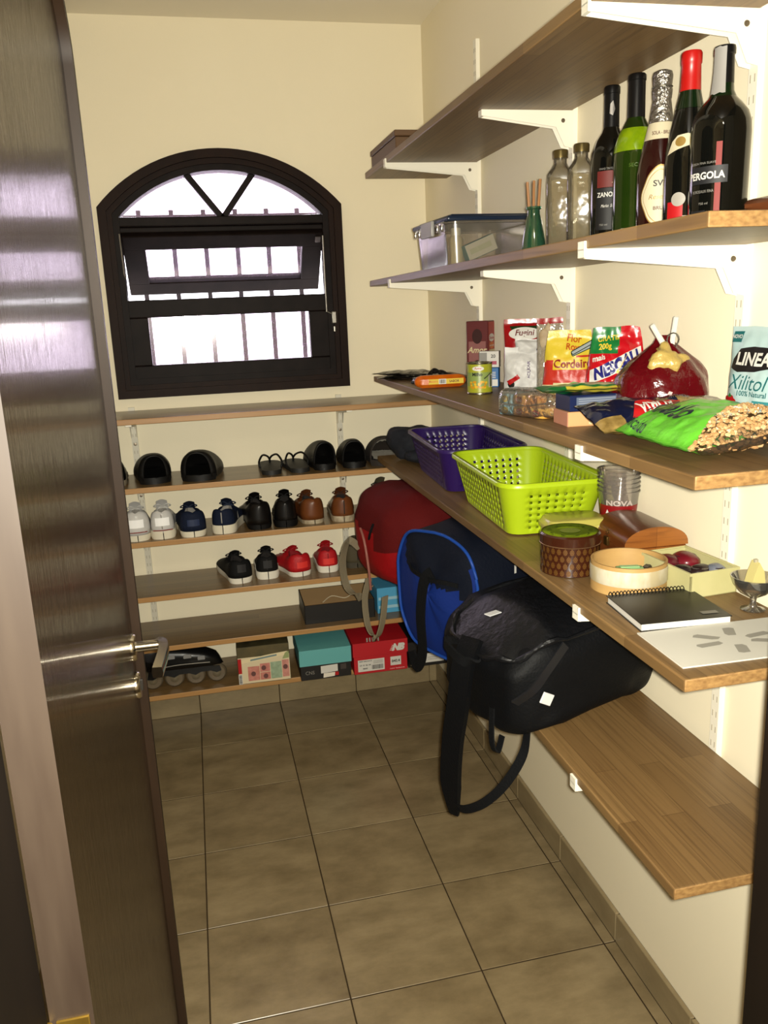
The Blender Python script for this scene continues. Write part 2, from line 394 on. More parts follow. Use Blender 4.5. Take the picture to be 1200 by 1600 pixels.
for sgn in (-1, 1):
    mb = MB(); mb.sweep([(WC, YB+.03, 1.95), (WC+sgn*.128, YB+.03, 2.115)], [(-.011,-.016),(.011,-.016),(.011,.016),(-.011,.016)], up=(0,1,0)); mb.build('spoke', wsash, win)
# lunette panes
def pane(pts, y, th=.004): return MB().poly(pts, y, y+th).build('pane', pane_m, win, smooth=False)
lun = arch(WHW-.066, WZS-.028, RISE-.038, 24)
for lo, hi in ((0, 8), (8, 16), (16, 24)): pane([(WC, 1.952)]+lun[lo:hi+1], YB+.03)
# fixed lower sash
lz0, lz1 = WZ0+.052, 1.668
mb = MB(); mb.rbox(ix0, ix1, YB+.004, YB+.044, lz0, 1.430, .004); mb.rbox(ix0, ix1, YB+.004, YB+.044, 1.604, lz1, .004)
mb.rbox(ix0, -.046, YB+.004, YB+.044, 1.43, 1.604, .003); mb.rbox(.556, ix1, YB+.004, YB+.044, 1.43, 1.604, .003)
mb.build('sash_lower', wsash, win)
pane(rect(-.05, .56, 1.426, 1.608), YB+.022)
# top-hung sash pushed out at the bottom
sash = bpy.data.objects.new('sash_upper', MB().rbox(ix0+.008, ix1-.008, -.02, .02, -.062, 0, .004).rbox(ix0+.008, ix1-.008, -.02, .02, -.272, -.214, .004).rbox(ix0+.008, -.032, -.02, .02, -.218, -.058, .003).rbox(.552, ix1-.008, -.02, .02, -.218, -.058, .003).mesh('sash_upper', [wsash]))
COL.objects.link(sash); sash.parent = win; sash.location = (0, YB+.028, 1.905); sash.rotation_euler = (math.radians(42), 0, 0)
MB().poly(rect(-.036, .556, -.222, -.054), -.002, .002).build('pane', pane_m, sash, smooth=False)
MB().rbox(ix1-.035, ix1-.015, -.024, -.019, -.04, -.016, .001).build('hinge_plate', M('pewter', (120,112,108), .4, .8), sash)
# stay rod and catch on the right
MB().tube([(ix1-.012, YB-.006, 1.88), (ix1-.012, YB-.008, 1.60), (ix1+.010, YB-.014, 1.59), (ix1+.012, YB-.02, 1.565)], .0035).build('stay_rod', brassw, win)
MB().rbox(ix1+.004, ix1+.022, YB-.026, YB-.012, 1.555, 1.60, .003).lathe([(.006,0),(.006,.018),(.003,.02)], 12, T=Matrix.Translation((ix1+.013, YB-.02, 1.525))).build('catch', brassw, win)
MB().tube([(ix0+.004, YB-.006, 1.90), (ix0+.006, YB-.006, 1.76), (ix0+.01, YB+.0, 1.745)], .003).build('stay_rod', brassw, win)
gy = YB+.255
for i in range(8):
    gx = -.176+i*.1235
    MB().sweep([(gx, gy, 1.22), (gx, gy, 2.01)], [(-.009,-.006),(.009,-.006),(.009,.006),(-.009,.006)], up=(0,1,0)).build('grille_bar', iron, win, smooth=False)
for gz in (1.24, 1.985): MB().box(-.25, .77, gy+.004, gy+.01, gz-.008, gz+.008).build('grille_rail', iron, win, smooth=False)

# ------------------------------------------------------------------ door
doorm = M('varnished_door_wood', (42,31,18), .22, spec=.15, noise_=((4,60,1.2), (33,24,13), .3), bump=((6,420,5), .30, .004), coat=.6)
edgem = M('raw_door_edge', (58,48,39), .4, noise_=((40,40,5), (42,32,25), .3))
lipm = M('door_lipping_wood', (46,32,20), .5, spec=.25, noise_=((30,30,4), (34,23,14), .3))
chrome = M('satin_chrome', (205,198,182), .16, 1.0)
brass = M('brass_hinge', (196,160,72), .35, .9, noise_=((60,60,60), (150,118,50), .3))
door = struct(thing('door_1', 'x', 'x')); del door['label']; del door['category']
dfx = -.057; dy0, dy1 = -2.2, -1.395
def door_outline(inset=0, n=20):
    hw = (dy1-dy0)/2-inset; yc = (dy0+dy1)/2
    return [(dy0+inset, .008), (dy1-inset, .008)]+[(yc+hw*math.cos(PI*i/n), DZS+(DR-inset)*math.sin(PI*i/n)) for i in range(n+1)]
dl = door_outline()
k = len(dl); mb = MB()
mb.add([(dfx, p[0], p[1]) for p in dl]+[(dfx-.042, p[0], p[1]) for p in dl], [tuple(range(k)), tuple(reversed(range(k, 2*k)))], 0)
mb.add([(dfx, p[0], p[1]) for p in dl]+[(dfx-.042, p[0], p[1]) for p in dl], [(i, i+k, (i+1) % k+k, (i+1) % k) for i in range(k)], 1)
mb.build('leaf', [doorm, edgem], door, angle=25)
outer = [p for p in door_outline()[1:]]; inner = [p for p in door_outline(.02)[1:]]
mb = MB(); k = len(outer); x0, x1 = dfx-.0005, dfx+.0155
v = [(x, p[0], p[1]) for x in (x0, x1) for L_ in (outer, inner) for p in L_]
f = []
for i in range(k-1): f += [(2*k+i, 2*k+i+1, 3*k+i+1, 3*k+i), (k+i, k+i+1, 3*k+i+1, 3*k+i), (i, i+1, 2*k+i+1, 2*k+i)]
mb.add(v, f).build('edge_lipping', lipm, door, angle=25)
hy, hz = -1.455, 1.01
for z in (hz, hz-.075):
    MB().lathe([(0,0),(.026,0),(.026,.005),(.023,.009),(0,.009)], 28, T=Matrix.Translation((dfx, hy, z)) @ Matrix.Rotation(PI/2, 4, 'Y')).build('rosette', chrome, door)
mb = MB(); mb.tube([(dfx+.008, hy, hz), (dfx+.05, hy, hz)], .010, 14)
mb.sweep(spl([(dfx+.045, hy+.006, hz), (dfx+.056, hy-.004, hz), (dfx+.058, hy-.04, hz-.002), (dfx+.05, hy-.115, hz-.006)], 5), [(-.008,-.010),(.008,-.010),(.010,0),(.008,.010),(-.008,.010),(-.010,0)], up=(0,0,1))
mb.build('lever', chrome, door)
MB().rbox(dfx+.008, dfx+.013, hy-.003, hy+.003, hz-.086, hz-.064, .001).build('keyhole', M('keyhole_dark', (30,26,20), .5), door)
hg = MB().rbox(dfx-.036, dfx-.004, dy0-.0025, dy0+.0005, .80, .915, .001).build('hinge', brass, door)
MB().lathe([(.006,.80),(.006,.838),(.0052,.839),(.0052,.841),(.006,.842),(.006,.878),(.0052,.879),(.006,.881),(.006,.915)], 14, T=Matrix.Translation((dfx-.044, dy0-.006, 0))).build('hinge_knuckle', brass, hg)
for z in (.82, .857, .895): MB().lathe([(0,0),(.004,0),(.0035,.0012),(0,.0014)], 12, T=Matrix.Translation((dfx-.02, dy0-.0025, z)) @ Matrix.Rotation(PI/2, 4, 'X')).build('screw', brass, hg)
jm = M('jamb_wood', (22,15,9), .6, spec=.15, noise_=((30,30,4), (15,10,6), .3))
struct(MB().rbox(-.175, -.1005, -2.36, -2.2015, 0, 2.02, .002).build('trim_1', jm))
struct(MB().rbox(.712, .765, -2.36, -2.19, 0, 2.02, .003).build('trim_2', jm))

# ------------------------------------------------------------------ shelves
sh_r = wood('shelf_wood', (122,95,58), (101,76,44), 'y', dark=(70,49,26))
sh_b = wood('shelf_wood_across', (122,96,60), (104,80,48), 'x', rough=.28, dark=(74,52,30))
endg = M('end_grain', (154,120,72), .6, noise_=((90,8,160), (112,80,44), .22))
edge_w = wood('shelf_front_edge', (206,164,104), (186,144,88), 'x', row=.5, dark=(140,100,56))
RX0 = .730; TH = .02
SHZ = dict(top=2.0517, bottle=1.698, food=1.368, basket=1.078, low=.7384)
def board_y(z, label):
    mb = MB(); mb.rbox(RX0, XR-.013, -2.003, -.024, z-TH, z, .0025, 2)
    o = mb.build('shelf_board', [sh_r, endg], None, angle=40)
    for p in o.data.polygons:
        if abs(p.normal.y) > .8: p.material_index = 1
    return tag(o, label, 'shelf', 'boards along the right wall')
board_y(SHZ['top'], 'topmost wooden shelf on the right wall, above the wine bottles')
board_y(SHZ['bottle'], 'wooden shelf carrying the wine bottles and clear storage box')
board_y(SHZ['food'], 'wooden shelf carrying the food packets on the right wall')
board_y(SHZ['basket'], 'wooden shelf carrying the purple and green baskets')
board_y(SHZ['low'], 'lowest wooden shelf on the right wall, under the bags')
BZ = [1.268, 1.026, .829, .623, .427, .2355]
bl = ['empty wooden shelf directly under the arched window', 'wooden shelf with the black slippers, second below the window', 'wooden shelf with the white, navy, black and brown shoes',
      'wooden shelf with the black and the red sneakers', 'wooden shelf with the open black shoebox', 'lowest wooden shelf by the floor with skate and shoeboxes']
for z, l in zip(BZ, bl):
    mb = MB(); mb.rbox(XL+.004, XR-.004, .0, YB-.013, z-TH, z, .002, 2)
    o = mb.build('shelf_board', [sh_b, edge_w], None, angle=40)
    for p in o.data.polygons:
        if p.normal.y < -.8: p.material_index = 1
    tag(o, l, 'shelf', 'boards along the window wall')

whitem = M('white_enamel', (232,226,208), .4)
screwm = M('zinc_screw', (120,110,96), .4, .9)
slotm = M('slot_dark', (176,168,148), .8)
def bracket_mesh(L_=.295):
    # long arm along -x, seen from the side as a tapering triangle with a hooked foot
    pts = [(0,0),(-L_+.006,0),(-L_+.006,.012),(-L_,.012),(-L_,-.013),(-.042,-.036),(-.020,-.078),(0,-.082)]
    mb = MB(); mb.poly(pts, -.011, -.0095); mb.poly(pts, .0095, .011); mb.poly([(0,0),(-L_,0),(-L_,-.002),(0,-.002)], -.011, .011)
    mb.poly([(-L_+.006,.012),(-L_,.012),(-L_,-.013),(-L_+.006,-.014)], -.0108, .0108)
    return mb.mesh('bracket', [whitem], smooth=False)
brm = bracket_mesh(); brs = bracket_mesh(.225)
rvm = MB().lathe([(0,0),(.005,0),(.004,.002),(0,.0025)], 12, T=Matrix.Rotation(PI/2, 4, 'X')).mesh('rivet', [screwm])
def rail(mb, z0, z1):
    mb.box(-.012, 0, -.0115, .0115, z0, z1); return mb
scm = MB().lathe([(0,0),(.0055,0),(.005,.0018),(0,.0026)], 12, T=Matrix.Rotation(-PI/2, 4, 'Y')).mesh('screw', [screwm])
def slots(parent, z0, z1, axis):
    mb = MB(); z = z0+.02
    while z < z1-.02:
        for s_ in (-.0055, .0055): mb.box(-.0124, -.0119, s_-.0014, s_+.0014, z, z+.012)
        z += .032
    o = mb.build('slots', slotm, parent, smooth=False); o['kind'] = 'stuff'
for y, l in ((-.326, 'white slotted shelf standard on the right wall nearest the window corner'), (-1.0, 'white slotted shelf standard behind the food packets, middle of three'), (-1.668, 'white slotted shelf standard on the right wall nearest the doorway')):
    s_ = thing('shelf_standard', l, 'shelf standard', (XR, y, .50), 0, 'standards on the right wall')
    rail(MB(), 0, 1.88).build('rail', whitem, s_, smooth=False); slots(s_, 0, 1.88, 'x')
    for kz, z in SHZ.items():
        b_ = link('bracket', brs if (y == -1.0 or (y > -.5 and z < 1.5)) else brm, s_, loc=(-.012, 0, z-TH-.50)); link('rivet', rvm, b_, loc=(-.024, -.011, -.022))
    for z in (.12, .66, .99, 1.30, 1.67): link('screw', scm, s_, loc=(-.012, 0, z-.05))
for x, l in ((-.14, 'steel slotted shelf standard on the window wall beside the door'), (.65, 'steel slotted shelf standard on the window wall behind the brown shoes')):
    s_ = thing('shelf_standard', l, 'shelf standard', (x, YB, .22), 90, 'standards on the window wall')
    steelr = M('galvanised_rail', (206,200,182), .4, .0)
    rail(MB(), 0, 1.06).build('rail', steelr, s_, smooth=False); slots(s_, 0, 1.06, 'y')
    for z in BZ[:-1]:
        b_ = link('bracket', brs, s_, loc=(-.012, 0, z-TH-.22)); link('rivet', rvm, b_, loc=(-.024, -.011, -.022))
    for z in (.1, .32, .52, .72, .92): link('screw', scm, s_, loc=(-.012, 0, z))
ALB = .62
# ------------------------------------------------------------------ packets: a filled pouch standing on its base (front faces -y)
def pouch(parent, W, H, Tk, mats, matfn=None, nu=26, nv=26, seal=.08, wr=.004, seed=0, stand=True, p=2.6, name='pouch', fr=26, lean=0, topw=1.0, ends='z'):
    def tv(v):
        a = seal
        if stand:
            k = min(max(v/(1-a), 0), 1); return (max(1-k**2.2, 0))**.65
        k = min(max((v-a)/(1-2*a), 0), 1); return max(math.sin(PI*k), 0)**.6
    def P(u, v, side):
        uu = 2*u-1; t = Tk/2*tv(v)*max(1-abs(uu)**p, 0)**.55
        w = W*(1-(1-topw)*v**2)
        x = w/2*uu; z = H*v
        n_ = wr*(nz(x*fr+seed, z*fr, seed*1.7)+.6*nz(x*fr*2.3, z*fr*2.3+seed, 3.1))
        sx = .5*wr*nz(z*fr*.8, seed, 5)*(abs(uu)**2)
        return (x+sx, side*(t+.0009)+n_*(.4+.6*min(1, t/(Tk*.2+1e-6)))+lean*v*v, z+.6*wr*nz(x*fr, seed*3, 1)*v**4)
    mb = MB()
    mb.grid(lambda u, v: P(u, v, -1), nu, nv, mi=(lambda u, v: matfn(u, v, 0)) if matfn else 0)
    mb.grid(lambda u, v: P(1-u, v, 1), nu, nv, mi=(lambda u, v: matfn(1-u, v, 1)) if matfn else 0)
    if stand: mb.grid(lambda u, w: tuple(Vector(P(u, 0, -1)).lerp(Vector(P(u, 0, 1)), w)), nu, 2)
    o = mb.build(name, mats, parent, angle=60, merge=False)
    return lambda a, b: P(a/W+.5, b/H, -1)
def carton(parent, w, d, h, mats, name='body', r=.0012, z0=0):
    """faces: front gets slot 0; right/left slot 1; top slot 2 when given"""
    mb = MB(); mb.rbox(-w/2, w/2, -d/2, d/2, z0, z0+h, r, 1)
    o = mb.build(name, mats, parent)
    for q in o.data.polygons:
        n_ = q.normal; k = len(mats)
        if abs(n_.x) > .7 and k > 1: q.material_index = 1
        elif abs(n_.z) > .7 and k > 2: q.material_index = 2
    return o
INK = M('ink_black', (24,20,20), .5); WHT = M('print_white', (240,236,226), .5); CRM = M('print_cream', (232,216,166), .5)
REDP = M('print_red', (196,22,26), .45); YEL = M('print_yellow', (240,204,50), .45); GRNP = M('print_green', (34,128,52), .45); NAV = M('print_navy', (24,34,84), .4)
ORG = M('print_orange', (232,120,28), .45); TEAL = M('print_teal', (30,110,112), .5); BRN = M('print_brown', (92,40,26), .5); GRY = M('print_grey', (150,146,138), .5)
GOLD = M('print_gold', (186,150,78), .4, .4); BURG = M('print_burgundy', (110,22,28), .45); LGRN = M('leaf_green', (96,170,60), .5)
def barcode(S, a0, a1, b0, b1, parent, horiz=False):
    patch('barcode_label', rect(a0-.002, a1+.002, b0-.002, b1+.002), S, WHT, parent, .0008)
    rnd = random.Random(3); x = a0 if not horiz else b0; hi = a1 if not horiz else b1; v = []; f = []
    while x < hi:
        w = rnd.choice((.0007, .0012, .0018)); k = len(v)
        v += rect(x, min(x+w, hi), b0, b1) if not horiz else rect(a0, a1, x, min(x+w, hi)); f.append([k, k+1, k+2, k+3]); x += w+rnd.choice((.0009, .0014))
    lay('barcode', v, f, S, INK, parent, .0013)

# ================================================================== bottle shelf
ZB = SHZ['bottle']
def bottle_glass(name, col, rough=.06): return M(name, col, rough, 0, .6, coat=.3)
blackg = bottle_glass('black_wine_glass', (13,14,12)); greeng = M('green_bottle_glass', (38,58,12), .05, 0, .6, coat=.3, noise_=((3,3,9),(20,40,8),.3)); rosed = bottle_glass('dark_rose_wine', (44,14,12)); dkgreen = bottle_glass('dark_green_glass', (16,34,14))
def wine(name, label, x, y, prof, mats, rz=0):
    o = thing(name, label, 'bottle', (x, y, ZB), rz, 'wine bottles on the upper shelf'); return o
def lathe_part(o, name, prof, mat, n=36, caps=True): return MB().lathe(prof, n, caps=caps).build(name, mat, o)
FR = -27
# 1 dark bottle with red and white label
o = thing('wine_bottle', 'slim black wine bottle with a dark red square label, beside clear bottles', 'bottle', (.930, -1.372, ZB), FR, 'wine bottles on the upper shelf')
lathe_part(o, 'glass', [(.03,0),(.0375,.004),(.0375,.175),(.036,.190),(.028,.212),(.018,.228),(.0145,.238)], blackg)
lathe_part(o, 'capsule', [(.0149,.232),(.0145,.262),(.0143,.300),(.0152,.301),(.0152,.313),(.0135,.316),(0,.316)], M('black_foil', (20,19,20), .3, .2))
S = round_(.0377)
patch('label_red', rect(-.026, .024, .118, .150), S, M('label_dark_red', (116,34,28), .6), o, maxlen=.006)
patch('label_black', rect(-.028, .026, .035, .117), S, M('label_black', (18,16,16), .6), o, maxlen=.006)
letters('ZANOTTO', S, 0, .104, .0095, WHT, o, w=.05, maxlen=.006); letters('Merlot  Suave', S, -.002, .082, .006, WHT, o, w=.03, shear=.4, bold=0, maxlen=.006)
letters('750 ml', S, -.012, .045, .004, GRY, o, bold=0); letters('Z', S, .012, .134, .016, CRM, o, bold=.03, shear=.2); letters('VINHO TINTO DE MESA', S, 0, .154, .004, GRY, o, bold=0, w=.044)
patch('foil_scrap', [(-.004,.262),(.002,.258),(.006,.27),(.002,.286),(-.003,.28)], round_(.0152), M('silver_scrap', (190,185,180), .3, .7), o, maxlen=.005)
o.scale = (1,1,.935)
# 2 green bottle
o = thing('wine_bottle', 'green glass wine bottle with a black capsule', 'bottle', (.93, -1.465, ZB), FR, 'wine bottles on the upper shelf')
lathe_part(o, 'glass', [(.03,0),(.0385,.005),(.0385,.17),(.037,.19),(.030,.214),(.021,.232),(.0155,.244),(.0152,.25)], greeng)
lathe_part(o, 'capsule', [(.0158,.242),(.0154,.28),(.0152,.312),(.0162,.313),(.0162,.322),(.014,.325),(0,.325)], MATS['black_foil'])
S = round_(.0388); patch('label_white', rect(-.024, .026, .008, .030), S, M('paper_label', (216,210,190), .6), o, maxlen=.006); letters('SECO', S, .0, .15, .007, M('embossed_green', (70,96,30), .2), o, maxlen=.006); patch('label_stripe', rect(-.024, .026, .020, .024), S, GRNP, o, .001, maxlen=.006)
o.scale = (1,1,.90)
lathe_part(o, 'shoulder_glow_band', [(.0388,.178),(.0373,.192),(.0303,.2145),(.0265,.2225)], M('painted_glow_green', (150,176,18), .06, 0, .6, coat=.3, noise_=((60,60,60),(104,140,8),.3)), caps=False)  # yellow-green highlight on the shoulder, painted in as a brighter band
# 3 sparkling wine
o = thing('sparkling_wine_bottle', 'sparkling wine bottle with silver foil neck and ornate cream label', 'bottle', (.93, -1.551, ZB), FR, 'wine bottles on the upper shelf')
lathe_part(o, 'glass', [(.034,0),(.042,.005),(.042,.13),(.040,.15),(.033,.185),(.025,.215),(.020,.235)], rosed)
silver = M('crinkled_silver_foil', (196,190,180), .22, .9, bump=((120,120,120), .9, .006))
lathe_part(o, 'foil', [(.0225,.228),(.0195,.25),(.0165,.272),(.0175,.276),(.0185,.290),(.0165,.296),(.0175,.304),(.0185,.316),(.0165,.324),(.010,.327),(0,.327)], silver)
MB().tube([(.0178*math.cos(a), .0178*math.sin(a), .296) for a in [2*PI*i/20 for i in range(20)]], .0012, 6, closed=True).build('wire_cage', M('cage_wire', (170,165,150), .3, .9), o)
lathe_part(o, 'collar_label', [(.0315,.190),(.0265,.212),(.0232,.227)], M('cream_label', (226,214,180), .55), caps=False)
letters('SOLA - BRUT', lambda a, b: (.0285*math.sin(a/.0285), -.0285*math.cos(a/.0285)-.001*0, b), 0, .206, .007, BRN, o, eps=.0022, w=.034, maxlen=.005)
S = round_(.0424)
sh = [(.034*math.cos(t)*(1+.06*math.cos(6*t)), .082+.055*math.sin(t)*(1+.07*math.cos(4*t))) for t in [2*PI*i/48 for i in range(48)]]
patch('label_border', [(a*1.06, .082+(b-.082)*1.05) for a, b in sh], S, GOLD, o, .0006, maxlen=.006); patch('label', sh, S, MATS['cream_label'], o, .0011, maxlen=.006)
patch('label_line', [(a*.9, .082+(b-.082)*.9) for a, b in sh], S, GOLD, o, .0014, maxlen=.006); patch('label_field', [(a*.87, .082+(b-.082)*.87) for a, b in sh], S, MATS['cream_label'], o, .0017, maxlen=.006)
letters('SVP', S, 0, .108, .012, INK, o, eps=.0021, maxlen=.005); letters('Reserva', S, 0, .082, .009, GOLD, o, shear=.3, eps=.0021, bold=0, maxlen=.005); letters('BRUT', S, 0, .060, .007, BRN, o, eps=.0021, maxlen=.005)
o.scale = (.92,.92,.845)
# 4 red capsule
o = thing('wine_bottle', 'dark wine bottle with a bright red capsule', 'bottle', (.93, -1.636, ZB), FR, 'wine bottles on the upper shelf')
lathe_part(o, 'glass', [(.032,0),(.039,.005),(.039,.13),(.037,.16),(.031,.20),(.023,.235),(.0175,.262),(.0165,.272)], [blackg])
lathe_part(o, 'shoulder', [(.0238,.234),(.0182,.262),(.0172,.268)], dkgreen, caps=False)
lathe_part(o, 'capsule', [(.0178,.256),(.0166,.29),(.0158,.314),(.0172,.316),(.0172,.333),(.0155,.337),(0,.337)], M('red_capsule', (198,22,18), .35))
S = round_(.0393)
patch('label_white', rect(-.036, .036, .010, .035), S, MATS['paper_label'], o, maxlen=.006); patch('label_red', rect(-.036, -.008, .026, .062), S, REDP, o, .001, maxlen=.006)
patch('seal', ell(-.016, .066, .012, .013), S, M('seal_silver', (176,170,158), .5), o, .0015, maxlen=.006)
Sc = lambda a, b: ((.0392-(b-.13)*.115)*math.sin(a/.036), -(.0392-(b-.13)*.115)*math.cos(a/.036), b)
patch('neck_band', [(-.04,.150),(-.02,.158),(.0,.164),(.03,.158),(.04,.158),(.04,.176),(.02,.178),(-.004,.186),(-.022,.184),(-.032,.174)], Sc, MATS['cream_label'], o, .0016, maxlen=.005); patch('neck_seal', ell(-.016,.172,.009,.009), Sc, GOLD, o, .0022, maxlen=.005)
o.scale = (.95,.95,.835)
# 5 big black bottle
o = thing('wine_bottle', 'broad shouldered black wine bottle with red vertical stripe, largest in the row', 'bottle', (.935, -1.717, ZB), -30, 'wine bottles on the upper shelf')
lathe_part(o, 'glass', [(.038,0),(.0455,.006),(.0465,.06),(.0475,.17),(.0465,.188),(.042,.205),(.032,.220),(.021,.232),(.0165,.242),(.0155,.256)], [blackg], n=44)
lathe_part(o, 'neck', [(.0222,.2305),(.0172,.242),(.016,.258)], dkgreen, caps=False)
lathe_part(o, 'capsule', [(.0164,.250),(.0155,.29),(.0152,.302),(.0168,.304),(.0168,.312),(.0158,.317),(0,.317)], MATS['black_foil'])
S = round_(.0474)
patch('stripe', rect(-.009, .000, .022, .150), S, M('stripe_red', (148,40,32), .6), o, .0005, maxlen=.007)
patch('label_box', rect(-.05, .010, .080, .110), S, M('label_slate', (30,30,33), .55), o, .0009, maxlen=.007); letters('PERGOLA', S, -.024, .094, .013, WHT, o, w=.06, bold=.03, maxlen=.006, eps=.0016)
letters('BEBIDA FINA SUAVE', S, -.03, .116, .004, GRY, o, w=.044, bold=0, maxlen=.007); letters('BORDEAUX FINA', S, -.028, .067, .005, GRY, o, w=.036, bold=0, maxlen=.007); letters('750 ml', S, -.026, .046, .004, GRY, o, bold=0)
barcode(S, -.0185, -.012, .006, .03, o, True); patch('lower_label', rect(-.05, -.022, .006, .034), S, MATS['label_slate'], o, .0007, maxlen=.007)
MB().grid(lambda u, v: ((.0176+.004*(1-v)**3)*math.cos(3.6+1.2*u)*1.02, (.0176+.004*(1-v)**3)*math.sin(3.6+1.2*u)*1.02, .236+.078*v+.003*nz(u*5,v*9,0)), 6, 10).build('tax_strip', M('grey_strip', (168,164,158), .5), o)
o.scale = (.95,.95,.84)
# clear square bottles
clear = film('clear_glass', (232,230,222), .55, .06, .05, (190,182,160), bump=(14,.4)); goldcap = M('gold_cap', (150,132,84), .3, .85)
for i, (x, y, l) in enumerate(((.915, -1.176, 'clear square glass bottle with gold lid nearest the reed diffuser'), (.930, -1.246, 'clear square glass bottle with gold lid, middle of three'), (.985, -1.30, 'clear square glass bottle with gold lid hidden behind the black bottle'))):
    o = thing('glass_bottle', l, 'bottle', (x, y, ZB), FR, 'clear lidded bottles')
    def sq(u, v, i=i):
        rr = [(.0,.0),(.026,.0),(.0285,.004),(.0285,.15),(.027,.168),(.018,.182),(.0135,.190),(.0130,.206)]
        r, z = rr[min(int(round(v*7)), 7)]; a = 2*PI*u; e = .35 if z < .17 else (.7 if z < .185 else 1)
        return (r*spow(math.cos(a), e), r*spow(math.sin(a), e), z)
    MB().grid(sq, 40, 7, cu=True).build('glass', clear, o, angle=50)
    MB().lathe([(.0128,.200),(.0158,.2005),(.0162,.214),(.015,.217),(0,.217)], 28).build('lid', goldcap, o)
    MB().grid(lambda u, v: (.0245*spow(math.cos(2*PI*u), .4)*(1 if v else .01), .0245*spow(math.sin(2*PI*u), .4)*(1 if v else .01), .006), 24, 1, cu=True).build('base_disc', M('thick_glass_base', (150,146,130), .2, .3), o)
# reed diffuser
o = thing('reed_diffuser', 'green glass reed diffuser with three wooden sticks', 'diffuser', (.80, -1.302, ZB), 0)
gg = film('teal_green_glass', (120,176,146), .5, .08, .22, (60,110,84))
MB().lathe([(.018,0),(.0245,.003),(.0235,.02),(.016,.06),(.0125,.074),(.0125,.082),(.0155,.084),(.0155,.088),(.011,.088)], 26, caps=False).lathe([(0,.002),(.018,.0)], 26, caps=False).build('vase', gg, o)
reed = M('reed_wood', (168,116,66), .6)
for dx, dy, tx, ty in ((-.004, 0, -.014, 0), (0, .003, .003, .006), (.004, -.002, .013, -.002)):
    MB().tube([(dx, dy, .01), (tx, ty, .138+tx*.2)], .0028, 8).build('reed', reed, o)
# clear storage container with a blue lid
o = thing('storage_box', 'clear plastic storage box with a dark blue lid', 'storage box', (.896, -.655, ZB), 3)
cp = film('clear_plastic', (226,222,214), .3, .15, .10, (200,192,180)); bluelid = M('dark_blue_plastic', (26,42,66), .3)
hw, hd, hh = .128, .145, .115
def wallbox(u, v):
    a = 2*PI*u; k = .93+.07*v; return (hw*k*spow(math.cos(a), .22), hd*k*spow(math.sin(a), .22), .002+hh*v)
MB().grid(wallbox, 56, 4, cu=True).grid(lambda u, v: (wallbox(u, 0)[0]*v, wallbox(u, 0)[1]*v, .002), 56, 2, cu=True).build('tub', cp, o, angle=50)
MB().tube([(wallbox(i/56, 1)[0]*1.02, wallbox(i/56, 1)[1]*1.015, .112) for i in range(56)], .004, 6, closed=True).build('rim', cp, o)
MB().rbox(-hw-.004, hw+.004, -hd-.004, hd+.004, .114, .128, .006, 2).rbox(-hw+.012, hw-.012, -hd+.012, hd-.012, .126, .133, .003, 1).build('lid', bluelid, o)
for sx in (-1, 1): MB().rbox(sx*(hw+.008)-.005, sx*(hw+.008)+.005, -.045, .045, .085, .126, .003).build('latch', M('latch_grey', (176,172,166), .4), o)
for yy in (-.11, -.075, .075, .11): MB().rbox(-hw-.009, -hw-.002, yy-.006, yy+.006, .092, .115, .002).build('lid_clip', cp, o)
t_ = thing('lilac_packet', 'lilac packet inside the clear storage box', 'packet', (.805, -.60, ZB+.006), -88)
pouch(t_, .15, .088, .03, [M('lilac_plastic', (206,184,214), .45)], seal=.05, wr=.003, seed=4)
t_ = thing('cream_bottle', 'cream plastic bottle with translucent cap inside the storage box', 'bottle', (.815, -.745, ZB+.004), 0)
MB().lathe([(.015,0),(.019,.003),(.019,.07),(.014,.078),(.012,.08)], 22).build('body', M('cream_plastic', (220,206,160), .4), t_); MB().lathe([(.0135,.0785),(.0135,.096),(.012,.098),(0,.098)], 22).build('cap', M('pale_cap', (232,224,196), .35), t_)
t_ = thing('white_carton', 'white and teal carton lying tilted inside the storage box', 'carton', (.880, -.765, ZB+.030), 0, rot=(0, math.radians(-21), math.radians(3)))
carton(t_, .088, .03, .042, [M('white_card', (226,222,206), .6), M('teal_card', (60,140,140), .5), MATS['teal_card']]); patch('panel_line', rect(-.034, .03, .014, .028), flat(-.0152), M('pale_green_print', (206,210,180), .6), t_)
# brown pouch at the near end
o = thing('leather_case', 'glossy brown leather case at the near end of the bottle shelf', 'case', (.945, -1.90, ZB), 10)
softbox(.13, .11, .032, .7, .5, 36, 18, .003, 30, 3).build('case', M('brown_leather', (118,66,34), .32, noise_=((30,30,30), (84,44,22), .3)), o)
MB().strap(spl([(-.055,-.03,.02),(-.02,-.035,.0325),(.03,-.03,.033),(.06,-.02,.02)], 5), .012, .003).build('flap_strap', M('dark_leather', (70,36,20), .4), o)
# box on the top shelf
o = thing('flat_box', 'flat brown wooden box lying on the topmost shelf', 'box', (.81, -.275, SHZ['top']), 0)
bxm = M('brown_box_wood', (116,84,52), .55, noise_=((6,3,20), (96,66,38), .3))
MB().rbox(-.075, .13, -.165, .165, 0, .034, .002, 1).build('body', bxm, o); MB().rbox(-.078, .133, -.168, .168, .035, .052, .002, 1).build('lid', bxm, o)
ALB = .66
